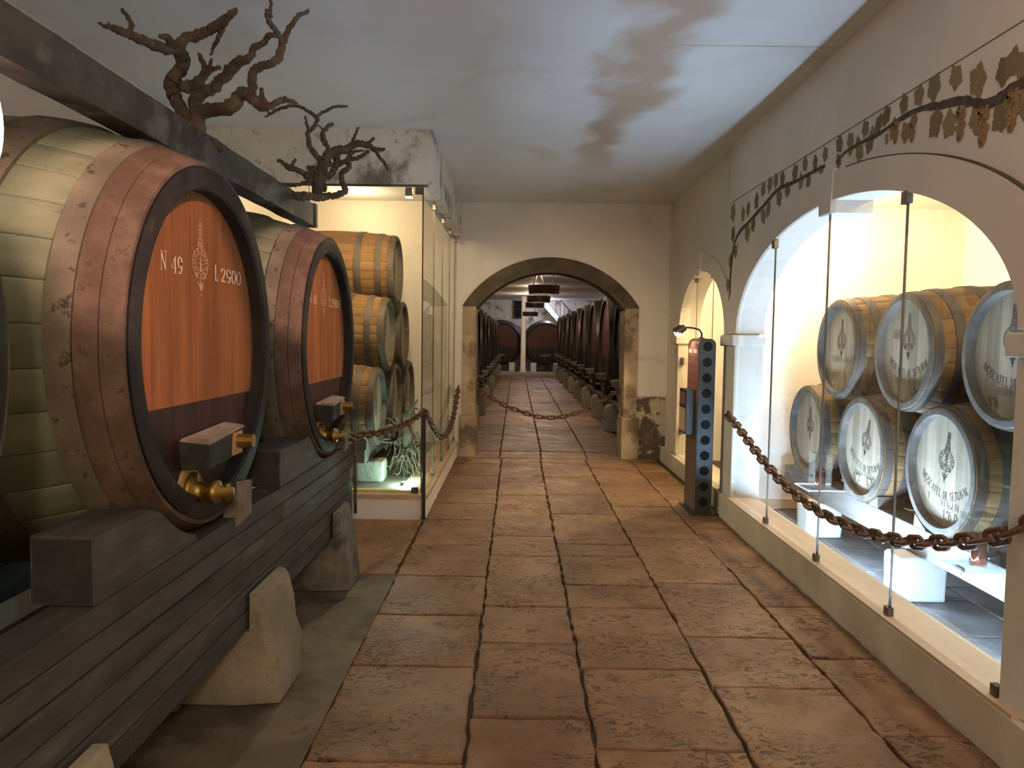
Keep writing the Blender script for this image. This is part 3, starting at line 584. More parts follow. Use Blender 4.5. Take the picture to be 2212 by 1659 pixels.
def arc_text(mb, t, R, h, x, a_mid=-90, sx=1.0, cz=0.0):   # letters standing outwards-up on the lower arc of radius R
    W = text_w(t)*h*sx; a = math.radians(a_mid)-W/2/R; u = 0.0
    for c in t:
        gw, st = G[c]; am = a+(u+gw/2)*h*sx/R
        for wt, pl_ in st:
            def put(p, q, am=am, gw=gw):
                lx = (p-gw/2)*h*sx; ly = (q)*h; rr = R-ly
                return (x, rr*math.cos(am)-lx*math.sin(am)*1.0, cz+rr*math.sin(am)+lx*math.cos(am))
            stroke(mb, pl_, wt, put)
        u += gw+0.1
def crest(mb, y, z, h, x):   # oval garter with a sword-like finial above and a pendant below
    P = lambda a, b: (x, y+a*h*1.7, z+b*h)
    for r1, r2, wd in ((.135, .19, .010), (.085, .125, .008)):
        stroke(mb, arc(0, -.06, r1, r2, 0, 360, 28), wd, P)
    for i in range(22):
        a = 2*PI*i/22+0.1
        stroke(mb, [(.095*math.cos(a), -.06+.135*math.sin(a)), (.126*math.cos(a+.06*(-1)**i), -.06+.178*math.sin(a+.06*(-1)**i))], .011, P)
    stroke(mb, [(0, -.15), (0, .03)], .022, P); stroke(mb, [(-.04, -.01), (.04, -.01)], .01, P)
    stroke(mb, arc(0, -.11, .045, .045, 180, 360, 8), .012, P); stroke(mb, arc(0, .04, .02, .02, 0, 360, 8), .009, P)
    stroke(mb, [(-.02, -.07), (-.035, -.055)], .014, P); stroke(mb, [(.03, -.07), (.045, -.055)], .014, P)
    for b, wd in ((.15, .052), (.175, .044), (.2, .038), (.235, .03), (.26, .03), (.29, .03), (.315, .026), (.35, .034), (.375, .028), (.41, .03), (.44, .024)):
        stroke(mb, [(-wd, b), (wd, b)], .012, P)
    stroke(mb, [(-.045, .14), (-.022, .3), (-.018, .45)], .007, P); stroke(mb, [(.045, .14), (.022, .3), (.018, .45)], .007, P)
    stroke(mb, [(-.07, -.25), (-.1, -.2), (-.05, -.17)], .012, P); stroke(mb, [(.07, -.25), (.1, -.2), (.05, -.17)], .012, P)
    stroke(mb, [(-.045, -.29), (0, -.42)], .012, P); stroke(mb, [(.045, -.29), (0, -.42)], .012, P); stroke(mb, [(0, -.27), (0, -.46)], .014, P)
    stroke(mb, arc(0, -.33, .018, .03, 0, 360, 8), .008, P)

# ------------------------------------------------------------------ barrels (axis along local X, head faces +X, origin at the centre of the front head)
def rad(x, L, rh, rb): t = (x+L/2)/(L/2); return rb-(rb-rh)*t*t   # x from 0 (head) to -L
MESH = {}
def stave_mesh(key, L, rh, rb, n, th, x0):
    if key in MESH: return MESH[key]
    mb = MB(); hw = PI/n; st = 12; angs = [-hw*0.995, -hw*0.9, -hw*0.3, hw*0.3, hw*0.9, hw*0.995]; dr = [-0.002, 0, 0, 0, 0, -0.002]
    vs = []; w_ = len(angs)+2
    for i in range(st+1):
        x = -x0-(L-2*x0)*i/st; r = rad(x, L, rh, rb)
        for a, d in zip(angs, dr): vs.append((x, (r+d)*math.sin(a), (r+d)*math.cos(a)))
        for a in (angs[-1], angs[0]): vs.append((x, (r-th)*math.sin(a), (r-th)*math.cos(a)))
    fs = [(i*w_+k, i*w_+(k+1) % w_, (i+1)*w_+(k+1) % w_, (i+1)*w_+k) for i in range(st) for k in range(w_)]+[tuple(range(w_)), tuple(st*w_+k for k in range(w_))]
    MESH[key] = mb.add(vs, fs).mesh('stave', True); me = MESH[key]
    return me
def hoop(parent, mat, x0, x1, L, rh, rb, th=0.006, n=56, name='hoop'):
    prof = [(-x0, rad(-x0, L, rh, rb)-0.006), (-x0, rad(-x0, L, rh, rb)+th), (-(x0+x1)/2, rad(-(x0+x1)/2, L, rh, rb)+th+0.001), (-x1, rad(-x1, L, rh, rb)+th), (-x1, rad(-x1, L, rh, rb)-0.006)]
    o = MB().lathe(prof, n).build(name, mat, parent); smooth_by_angle(o, 40); return o
def head_boards(parent, mat, x, r, nb, th=0.03, name='head_board', rng=None):
    ys = [-r+2*r*i/nb for i in range(nb+1)]
    for a, b in zip(ys, ys[1:]):
        g = 0.0006; a2, b2 = a+g, b-g; pts = []
        for i in range(9): y = a2+(b2-a2)*i/8; pts.append((x, y, math.sqrt(max(0, r*r-y*y))))
        for i in range(9): y = b2-(b2-a2)*i/8; pts.append((x, y, -math.sqrt(max(0, r*r-y*y))))
        q = []
        for p in pts:
            if not q or (Vector(p)-Vector(q[-1])).length > 1e-4: q.append(p)
        if (Vector(q[0])-Vector(q[-1])).length < 1e-4: q.pop()
        MB().prism(q, (-th, 0, 0)).build(name, mat, parent)

VL, VRH, VRB, VN = 1.42, 0.632, 0.79, 36
def vat(loc, number, label, group):
    t = tag(empty('wine_vat', loc), label, 'barrel', group)
    me = stave_mesh('vat', VL, VRH-0.004, VRB-0.004, VN, 0.05, 0.012)
    for i in range(VN): obj('stave', me, 'green_stave', t, rot=(2*PI*i/VN, 0, 0))
    for a, b, mt in ((0.006, 0.063, 'big_hoop'), (0.066, 0.124, 'big_hoop'), (0.128, 0.192, 'mould_hoop'), (0.37, 0.5, 'mould_hoop'), (0.92, 1.05, 'mould_hoop'), (1.23, 1.29, 'mould_hoop'), (1.296, 1.352, 'big_hoop'), (1.356, 1.414, 'big_hoop')):
        hoop(t, mt, a, b, VL, VRH, VRB, 0.008, 72)
    ch = MB().lathe([(0.0, VRH-0.006), (0.004, VRH-0.02), (0.004, 0.558), (-0.005, 0.548), (-0.09, 0.54), (-0.09, VRH-0.03)], 72).build('chime', 'black_chime', t); smooth_by_angle(ch, 40)
    head_boards(t, 'vat_head', -0.05, 0.545, 7)
    MB().lathe([(-VL, 0.01), (-VL, 0.6), (-VL+0.04, 0.6), (-VL+0.04, 0.01)], 40).build('back_head', 'rack_timber', t)
    xh = -0.0475
    if number:
        for (tx, y, z, h, sx, sl) in (('N', -0.32, 0.246, 0.06, 1.0, 0), (number, -0.238, 0.242, 0.056, 1.15, 0), ('L', 0.125, 0.241, 0.058, 1.05, 0), ('2900', 0.187, 0.241, 0.052, 1.62, 0)):
            mb = MB(); text(mb, tx, y, z, h, xh, sx, sl); mb.build('lettering', 'white_paint', t)
        mb = MB(); crest(mb, -0.005, 0.31, 0.29, xh); mb.build('emblem', 'faint_paint', t)
        # hatch block with its bolt
        b0 = [(-0.05, -0.19, -0.43), (0.05, -0.19, -0.43), (0.03, 0.19, -0.42), (-0.05, 0.19, -0.42)]
        b1 = [(-0.05, -0.21, -0.325), (0.06, -0.21, -0.335), (0.035, 0.2, -0.32), (-0.05, 0.2, -0.31)]
        hb = MB().hexa(b0, b1).build('hatch_bar', 'block_end', t, bevel=0.008)
        MB().hexa([(-0.04, -0.212, -0.328), (0.062, -0.212, -0.338), (0.037, 0.202, -0.322), (-0.04, 0.202, -0.312)], [(-0.04, -0.2, -0.32), (0.05, -0.2, -0.326), (0.03, 0.19, -0.314), (-0.04, 0.19, -0.304)]).build('dusty_top', 'dust_wood', hb)
        MB().lathe([(0.02, 0.001), (0.02, 0.028), (0.105, 0.025), (0.107, 0.001)], 10, 'X', (0.0, 0.1, -0.365), closed=False).build('bolt', 'brass', hb)
        MB().box((0.0, 0.055, -0.415), (0.046, 0.145, -0.332)).build('bolt_plate', 'cork_seal', hb)
        tp = MB().lathe([(-0.05, 0.001), (-0.05, 0.095), (-0.038, 0.09), (-0.034, 0.001)], 14, 'X', (0, -0.13, -0.515), closed=False).build('tap_seal', 'cork_seal', t)
        tb = MB().lathe([(-0.04, 0.001), (-0.04, 0.07), (-0.02, 0.066), (-0.018, 0.036), (0.03, 0.034), (0.032, 0.042), (0.06, 0.04), (0.063, 0.024), (0.11, 0.018), (0.112, 0.001)], 18, 'X', (0, -0.13, -0.515), closed=False).build('tap', 'brass', t, True)
        MB().lathe([(-0.03, 0.001), (-0.03, 0.012), (0.03, 0.012), (0.03, 0.001)], 10, 'Z', (0.09, -0.13, -0.515), closed=False).build('spigot', 'brass', tb, True)
    return t
vat((-1.10, 1.03, 1.50), None, 'mould-green vat cut off by the left edge of the photo', 'big vats along the left wall')
vat((-1.10, 2.80, 1.505), '49', 'nearest big vat, orange head marked N 49', 'big vats along the left wall')
vat((-1.10, 4.575, 1.475), '48', 'big vat marked N 48 between vat 49 and the glass case', 'big vats along the left wall')

# oak casks in the glass cabinets
KL, KRH, KRB, KN = 1.34, 0.362, 0.419, 26
def cask_parts(t):
    me = stave_mesh('cask', KL, KRH-0.003, KRB-0.003, KN, 0.028, 0.008)
    off = random.uniform(0, 0.2)
    for i in range(KN): obj('stave', me, 'old_oak', t, rot=(2*PI*i/KN+off, 0, 0))
    for a, b in ((0.012, 0.062), (0.13, 0.19), (0.33, 0.4), (0.94, 1.01), (1.15, 1.21), (1.278, 1.328)):
        key = ('khoop', a)
        if key not in MESH:
            o = hoop(t, 'iron_hoop', a, b, KL, KRH, KRB, 0.004); MESH[key] = o.data
        else: obj('hoop', MESH[key], 'iron_hoop', t)
    if 'kchime' not in MESH:
        o = MB().lathe([(0.0, KRH-0.004), (0.002, KRH-0.012), (0.002, 0.322), (-0.06, 0.312), (-0.06, KRH-0.02)], 56).build('chime', 'oak_chime', t); smooth_by_angle(o, 40); MESH['kchime'] = o.data
    else: obj('chime', MESH['kchime'], 'oak_chime', t)
    if 'kboards' not in MESH:
        head_boards(t, 'oak_head', -0.045, 0.316, 6, 0.02); MESH['kboards'] = [c.data for c in t.children if c.name.startswith('head_board')]
        o = MB().lathe([(-KL+0.02, 0.001), (-KL+0.02, 0.34), (-KL+0.04, 0.34), (-KL+0.04, 0.001)], 32).build('back_head', 'oak_head', t); MESH['kback'] = o.data
    else:
        for d in MESH['kboards']: obj('head_board', d, 'oak_head', t)
        obj('back_head', MESH['kback'], 'oak_head', t)
def cask(loc, rz, label, group, marks=None, tilt=0.0):
    t = tag(empty('oak_cask', loc, rz), label, 'barrel', group); cask_parts(t)
    if marks:
        xh = -0.0435; ink = 'black_ink'
        mb = MB(); crest(mb, 0.0, marks.get('cz', 0.07), marks.get('ch', 0.36), xh); e = mb.build('emblem', ink, t); e.rotation_euler = (tilt, 0, 0)
        if marks.get('arc'):
            mb = MB(); arc_text(mb, 'MOSCATEL DE SETUBAL', 0.36, 0.045, xh, -90, 0.86, 0.2); o = mb.build('lettering', ink, t); o.rotation_euler = (tilt*0.5, 0, 0)
        for kk, mt in (('lines', ink), ('faint', 'faint_ink')):
            for (s, y, z, h) in marks.get(kk, []):
                mb = MB(); text(mb, s, y, z, h, xh); mb.build('lettering', mt, t)
    return t
# right cabinet: heads face the aisle (-X)
RX = 2.40; gR = 'oak casks in the right-hand cabinet'
full = dict(arc=True, lines=[('Lº600', 0.04, -0.245, 0.06), ('Nº2', -0.17, -0.245, 0.06)], faint=[('TORNA VIAGEM', -0.15, -0.2, 0.034)], cz=0.08, ch=0.3)
cask((RX, 6.35, 0.81), PI, 'farthest cask of the bottom row in the right cabinet, with only a crest', gR, dict(cz=0.06, ch=0.3), 0.0)
cask((RX, 5.34, 0.80), PI, 'pale lit middle cask of the bottom row, marked N 2 and L 600', gR, full, -0.25)
cask((RX, 4.34, 0.82), PI, 'nearest bottom-row cask in the right cabinet, crest leaning, above the bright stone', gR, dict(arc=True, lines=[('Lº6 0', 0.0, -0.27, 0.05)], faint=[('T', -0.17, -0.19, 0.04), ('VIAGEM', -0.03, -0.205, 0.04)], cz=0.08, ch=0.32), -0.12)
cask((RX, 3.34, 0.81), PI, 'bottom-row cask hidden behind the near pillar of the wide arch', gR)
cask((RX, 5.80, 1.49), PI, 'farthest upper-row cask in the right cabinet, dark head marked N 5', gR, dict(arc=False, lines=[('Nº5', -0.16, -0.24, 0.06), ('L', 0.06, -0.24, 0.06)], faint=[('TORNA VIAGEM', -0.16, -0.1, 0.045)], cz=0.08, ch=0.32))
cask((RX, 4.81, 1.49), PI, 'middle upper-row cask in the right cabinet with L 600 on its head', gR, dict(arc=True, lines=[('Lº600', 0.05, -0.265, 0.045)], faint=[('TORNA VIAGEM', -0.15, -0.205, 0.034), ('1880', -0.2, 0.08, 0.055)], cz=0.09, ch=0.32))
cask((RX, 3.80, 1.49), PI, 'nearest upper-row cask, its head cut by the near pillar and marked N 6', gR, dict(arc=True, lines=[('Nº6', -0.18, -0.265, 0.05), ('Lº6', 0.05, -0.265, 0.05)], faint=[('TORNA', -0.1, -0.2, 0.036)], cz=0.1, ch=0.34))
# left cabinet: heads face the aisle (+X)
LX = -1.28; gL = 'oak casks in the glass case on the left'
for (y, z, lb) in ((7.24, 0.87, 'nearest cask of the bottom row in the left glass case'), (8.28, 0.87, 'middle cask of the bottom row in the left glass case'), (9.30, 0.87, 'farthest cask of the bottom row in the left glass case, by the wall'),
                   (7.77, 1.555, 'nearer cask of the middle row in the left glass case'), (8.80, 1.555, 'farther cask of the middle row in the left glass case'), (8.30, 2.235, 'single cask on top of the pyramid in the left glass case')):
    cask((LX, y, z), 0.0, lb, gL, dict(cz=0.05, ch=0.34))

# rails, stones and chocks that carry the casks
def stone(name, b, t, mat, label, cat='stone', group=None, jit=0.012, sub=3):
    mb = MB().hexa([Vector(p) for p in b], [Vector(p) for p in t]); me = mb.mesh(name)
    bm = bmesh.new(); bm.from_mesh(me); bmesh.ops.bevel(bm, geom=list(bm.edges), offset=0.02, segments=2, affect='EDGES', profile=0.5)
    bmesh.ops.subdivide_edges(bm, edges=[e for e in bm.edges if e.calc_length() > 0.08], cuts=sub, use_grid_fill=True)
    rng = random.Random(hash(label) & 0xffff if False else len(label)*17)
    lo = min(v.co.z for v in bm.verts)
    for v in bm.verts:
        if v.co.z > lo+0.004: v.co += Vector((rng.uniform(-jit, jit), rng.uniform(-jit, jit), rng.uniform(-jit, jit)*0.5))
    bm.to_mesh(me); bm.free()
    for p in me.polygons: p.use_smooth = True
    return tag(obj(name, me, mat), label, cat, group)
def bx(x0, x1, y0, y1, z0, z1): return [(x0, y0, z0), (x1, y0, z0), (x1, y1, z0), (x0, y1, z0)], [(x0, y0, z1), (x1, y0, z1), (x1, y1, z1), (x0, y1, z1)]
gS = 'white stones under the cask rail'
for (y0, y1, lb) in ((5.97, 6.2, 'white-painted stone under the far end of the cask rail'), (4.5, 4.72, 'dazzling white stone under the cask rail, lit from the front'), (3.0, 3.25, 'white stone under the cask rail behind the near pillar')):
    stone('support_stone', *bx(2.3, 2.58, y0, y1, 0.0, 0.272), 'white_stone', lb, 'stone', gS, 0.004)
for (x0, x1, lb) in ((2.42, 2.6, 'long grey timber rail under the fronts of the right-hand casks'), (3.4, 3.58, 'long grey timber rail under the backs of the right-hand casks')):
    r = tag(empty('cask_rail', (x0, 2.9, 0.272)), lb, 'rail', 'cask rails on the right')
    MB().box((0, 0, 0.003), (x1-x0, 3.95, 0.17)).build('beam', 'rail_wood', r, bevel=0.006)
    for y in (6.35, 5.34, 4.34, 3.34):
        for s in (-1, 1):
            yy = y+s*0.2-2.9
            MB().prism([(0.0, yy-0.07, 0.17), (0.0, yy+0.07, 0.17), (0.0, yy+s*0.06, 0.245)], (x1-x0, 0, 0)).build('chock', 'rail_wood', r)
for y, lb in ((3.1, 'near'), (6.1, 'far')): stone('support_stone', *bx(3.36, 3.62, y-0.12, y+0.12, 0.0, 0.272), 'white_stone', f'white stone under the {lb} end of the rear cask rail', 'stone', gS, 0.004)
for (x0, x1, lb) in ((-1.56, -1.36, 'timber rail under the fronts of the left case casks'), (-2.5, -2.3, 'timber rail under the backs of the left case casks')):
    r = tag(empty('cask_rail', (x0, 6.9, 0.38)), lb, 'rail', 'cask rails on the left')
    MB().box((0, 0, 0.003), (x1-x0, 2.85, 0.125)).build('beam', 'rail_wood', r, bevel=0.006)
    for y in (7.24, 8.28, 9.30):
        for s in (-1, 1):
            yy = y+s*0.2-6.9
            MB().prism([(0.0, yy-0.07, 0.125), (0.0, yy+0.07, 0.125), (0.0, yy+s*0.06, 0.2)], (x1-x0, 0, 0)).build('chock', 'rail_wood', r)
for i, (x0, y) in enumerate(((-1.5, 7.05), (-1.5, 9.4), (-2.45, 7.05), (-2.45, 9.4))):
    stone('support_stone', *bx(x0-0.02, x0+0.28 if i == 0 else x0+0.1, y, y+0.24, 0.18, 0.381), 'rough_stone', 'grey stone under the %s end of the %s rail in the left case' % (('near', 'far')[i % 2], ('front', 'rear')[i//2]), 'stone', 'stones in the left case', 0.005)

# ------------------------------------------------------------------ timber rack of the big vats
rk = tag(empty('timber_rack', (-1.16, 2.6, 0.315)), 'long dark timber rack of stacked beams carrying the big vats on the left', 'rack')
def rbox(parent, name, mat, x0, x1, y0, y1, z0, z1, bev=0.006):
    o = MB().box((x0+1.16, y0-2.6, z0-0.315), (x1+1.16, y1-2.6, z1-0.315)).build(name, mat, parent, bevel=bev); return o
zz = [0.317, 0.40, 0.49, 0.575, 0.66, 0.745, 0.825]
cuts = [[-0.2, 2.15, 5.17], [-0.2, 3.3, 5.17], [-0.2, 1.6, 4.1, 5.17], [-0.2, 2.75, 5.17], [-0.2, 3.6, 5.16], [-0.2, 1.45, 5.17]]
rng = random.Random(3)
for i in range(6):
    for a, b in zip(cuts[i], cuts[i][1:]):
        d = rng.uniform(-0.004, 0.004)
        rbox(rk, 'timber', 'rack_timber', -1.225, -1.1+d, a+0.002, b-0.002, zz[i]+0.0025, zz[i+1]-0.0025, 0.006)
for i in (0, 2, 4): rbox(rk, 'rear_timber', 'rack_timber', -2.42, -2.3, -0.2, 5.17, zz[i]+0.002, zz[i+2]-0.002)
def chock(yc, zc, y0, y1, zt):
    # saddle block under the near side of a vat, hollowed to its round
    ys = [y0+(y1-y0)*i/10 for i in range(11)]; R = 0.678
    top = [(y, min(zt, zc-math.sqrt(max(0.0, R*R-(y-yc)**2))-0.003)) for y in ys]
    poly = [(-1.1, y0, 0.826), (-1.1, y1, 0.826)]+[(-1.1, y, max(z, 0.83)) for y, z in reversed(top)]
    o = MB().prism([(p[0]+1.16, p[1]-2.6, p[2]-0.315) for p in poly], (-0.17, 0, 0)).build('saddle_block', 'rack_timber', rk)
    MB().box((-1.262+1.16, y0-2.604, 0.832-0.315), (-1.108+1.16, y0-2.6, top[0][1]-0.008-0.315)).build('end_grain', 'block_end', o)
    return o
chock(2.80, 1.505, 1.98, 2.62, 1.01); chock(4.575, 1.475, 3.57, 4.4, 1.0); chock(1.03, 1.5, 0.22, 0.85, 1.01)
def wedge(y0, y1, zlo, zt, sl):
    p = [(-1.085, y0, zlo), (-1.085, y1, zlo+0.02), (-1.085, y1+sl, zt-0.02), (-1.085, y0+sl, zt)]
    MB().prism([(q[0]+1.16, q[1]-2.6, q[2]-0.315) for q in p], (-0.06, 0, 0)).build('wedge', 'dust_wood', rk)
wedge(2.98, 3.13, 0.79, 0.965, 0.01); wedge(4.86, 4.97, 0.80, 0.93, 0.01)
MB().tube([(p[0]+1.16, p[1]-2.6, p[2]-0.315) for p in [(-1.2, 5.183, 0.84), (-1.11, 5.183, 0.84), (-1.088, 5.183, 0.82), (-1.085, 5.18, 0.45), (-1.085, 5.18, 0.33)]], 0.011, 8).build('iron_rod', 'rust', rk, True)
# rough stones that carry the rack (a lip stands up in front of the beams)
def rack_stone(y0, y1, mat, label, xf=-0.97, zt=0.47, dx=0.0):
    poly = [(-1.45, 0.0), (xf, 0.0), (xf-0.005, 0.17), (xf-0.055, zt-0.03), (xf-0.075, zt), (-1.088, zt+0.01), (-1.09, 0.314), (-1.45, 0.314)]
    mb = MB().prism([(x, y0, z) for x, z in poly], (0, y1-y0, 0)); me = mb.mesh('rack_stone')
    bm = bmesh.new(); bm.from_mesh(me)
    bmesh.ops.triangulate(bm, faces=[f for f in bm.faces if len(f.verts) > 4])
    bmesh.ops.subdivide_edges(bm, edges=[e for e in bm.edges if e.calc_length() > 0.09], cuts=2, use_grid_fill=True)
    rg = random.Random(len(label))
    for v in bm.verts:
        if v.co.x > -1.08 and v.co.z > 0.005: v.co += Vector((rg.uniform(-0.013, 0.006), rg.uniform(-0.012, 0.012), rg.uniform(-0.01, 0.01)))
    for v in bm.verts:
        if v.co.x > -1.08: v.co.y += 0.09*max(0, (v.co.x+1.08))*(1 if v.co.y < (y0+y1)/2 else -0.3)*3
    bm.to_mesh(me); bm.free()
    for p in me.polygons: p.use_smooth = True
    o = obj('rack_stone', me, mat); tag(o, label, 'stone', 'rough stones under the vat rack')
    bv = o.modifiers.new('round', 'BEVEL'); bv.width = 0.02; bv.segments = 3; bv.limit_method = 'ANGLE'; bv.angle_limit = math.radians(40)
    return o
rack_stone(3.10, 3.48, 'rough_stone', 'pale rough stone block under the middle of the vat rack')
rack_stone(4.54, 4.88, 'rough_stone_dark', 'grey rough stone block under the far end of the vat rack', -0.99)
rack_stone(1.62, 1.93, 'rough_stone', 'rough stone at the bottom edge of the photo, mostly hidden under the rack')
for i, (y0, lb) in enumerate(((0.3, 'near'), (2.6, 'middle'), (4.7, 'far'))): stone('rack_stone', *bx(-2.5, -2.25, y0, y0+0.3, 0.0, 0.315), 'rough_stone', f'stone under the {lb} part of the rear rack beams', 'stone', 'rough stones under the vat rack', 0.006)
# small rubble by the stone
stone('rubble_stone', *bx(-1.43, -1.36, 3.02, 3.09, 0.0, 0.06), 'rough_stone_dark', 'small dark rubble stone beside the pale block under the rack', 'stone', None, 0.006, 1)

# ------------------------------------------------------------------ overhead beam and lamps under it
bmx = tag(empty('overhead_beam', (-1.4, 2.5, 2.262)), 'old dark timber beam lying over the tops of the big vats', 'beam')
ob = MB()
ny = 60; prof0 = [(-0.05, 0.0), (0.05, 0.0), (0.05, 0.145), (-0.05, 0.145)]
rg = random.Random(5)
for i in range(ny+1):
    y = -2.3+(5.19+2.3-0.05-2.5+2.5)*i/ny-0.0
    for (a, b) in prof0: ob.v.append((a+rg.uniform(-0.003, 0.003), y-2.5, b+rg.uniform(-0.003, 0.003)))
for i in range(ny):
    for k in range(4): ob.f.append((i*4+k, i*4+(k+1) % 4, i*4+4+(k+1) % 4, i*4+4+k))
ob.f += [(0, 1, 2, 3), tuple(ny*4+k for k in range(4))]
ob.build('beam', 'beam_timber', bmx)
MB().box((-0.056, 5.14-2.5, -0.004), (0.056, 5.2-2.5, 0.15)).build('end_board', 'beam_timber', bmx, bevel=0.004)
for y, lb in ((2.0, 'glowing pendant lamp at the left edge below the beam'),):
    t = tag(empty('pendant_lamp', (-1.395, y, 2.075)), lb, 'lamp')
    MB().sphere((0, 0, 0), 0.06, 20, 14, (1, 1, 2.4)).build('globe', 'bulb', t, True)
    MB().lathe([(0.135, 0.02), (0.135, 0.028), (0.166, 0.024), (0.169, 0.001)], 14, 'Z', closed=False).build('socket', 'black', t, True)

# ------------------------------------------------------------------ dry vines on the beam
def cr(pts, m_=4):
    out_ = []; n = len(pts)
    for i in range(n-1):
        p0, p1, p2, p3 = pts[max(i-1, 0)], pts[i], pts[i+1], pts[min(i+2, n-1)]
        for k in range(m_):
            t = k/m_
            out_.append(tuple(0.5*(2*b+(c-a)*t+(2*a-5*b+4*c-d)*t*t+(3*b-a-3*c+d)*t**3) for a, b, c, d in zip(p0, p1, p2, p3)))
    out_.append(pts[-1]); return out_
def vine(name, label, Y0, x0, y0, sc, lines, base_pt, fx=0.35, amp=0.16):
    t = tag(empty(name, base_pt), label, 'vine', 'dry vines on the beam'); B = Vector(base_pt); rg = random.Random(11)
    for li, ln in enumerate(lines):
        P = []; R = []
        for (zx, zy, r) in cr(ln, 5):
            px, py = x0+zx/sc, y0+zy/sc
            dY = amp*math.sin(px*0.017+0.8)+0.6*amp*math.sin(py*0.023+px*0.009)
            Y = Y0+dY
            P.append(onY(px, py, Y)-B+Vector((rg.uniform(-1, 1), rg.uniform(-1, 1), rg.uniform(-1, 1)))*0.0035); R.append(max(0.0035, r/sc*Y/F))
        MB().tube(P, R, 9, True, 0.16, rg).build('trunk' if li == 0 else 'branch', 'vine_bark', t, True)
    return t
V1 = [
 [(1130, 1560, 85), (1110, 1380, 85), (1010, 1250, 75), (930, 1110, 72), (880, 980, 72), (905, 880, 72), (980, 790, 70), (1010, 690, 78), (985, 590, 72), (940, 520, 65)],
 [(960, 560, 60), (800, 545, 60), (650, 490, 55), (500, 430, 50), (380, 370, 45), (270, 330, 40), (170, 300, 25), (80, 265, 12)],
 [(400, 370, 30), (435, 290, 28), (400, 210, 24), (330, 100, 20)], [(190, 310, 18), (185, 260, 10)], [(600, 470, 24), (575, 405, 14)],
 [(890, 520, 50), (850, 430, 42), (750, 410, 22)],
 [(950, 520, 60), (1050, 430, 55), (1180, 390, 55), (1300, 340, 52), (1420, 260, 50), (1520, 190, 45), (1600, 110, 26)],
 [(1440, 290, 40), (1425, 400, 28), (1360, 520, 20), (1320, 625, 10)], [(1420, 280, 40), (1500, 270, 20)],
 [(1180, 1480, 80), (1170, 1250, 80), (1150, 1130, 72), (1220, 1050, 65), (1330, 1000, 60), (1420, 920, 60), (1540, 790, 60), (1650, 690, 55), (1770, 640, 40), (1800, 550, 38), (1920, 480, 35), (1980, 400, 30), (2100, 390, 25)],
 [(1160, 1270, 75), (1330, 1225, 75), (1500, 1220, 70), (1600, 1150, 75), (1650, 1060, 70), (1750, 1060, 70), (1830, 1140, 60), (1900, 1195, 50), (2000, 1190, 40), (2080, 1140, 36), (2150, 1110, 34), (2240, 1140, 22), (2290, 1165, 12)],
 [(950, 950, 55), (1080, 980, 72), (1180, 920, 60), (1240, 850, 45), (1260, 760, 35), (1230, 690, 28), (1185, 605, 18)],
 [(1250, 850, 42), (1320, 790, 28), (1400, 760, 22), (1430, 772, 14)], [(1310, 790, 25), (1330, 660, 15)],
 [(1770, 1060, 58), (1790, 950, 50), (1790, 850, 48), (1820, 770, 45), (1920, 740, 42), (2040, 690, 45), (2100, 600, 45), (2130, 480, 40), (2170, 390, 34), (2230, 270, 28), (2310, 180, 24), (2420, 122, 22)],
 [(2130, 470, 38), (2080, 380, 30), (2000, 270, 30), (1960, 180, 28), (1955, 110, 24)], [(1985, 180, 22), (1995, 60, 16), (1995, -40, 12)],
 [(1960, 1190, 34), (1900, 1100, 28), (1885, 1000, 22)], [(900, 1330, 14), (850, 1320, 20), (1000, 1385, 34), (1110, 1440, 40)], [(1330, 1540, 16), (1390, 1600, 36), (1430, 1660, 36), (1440, 1700, 30)]]
vine('dry_vine', 'large gnarled dry vine trunk spreading its branches below the ceiling', 3.22, 200, 0, 5.183, V1, (-1.4, 3.2, 2.39))
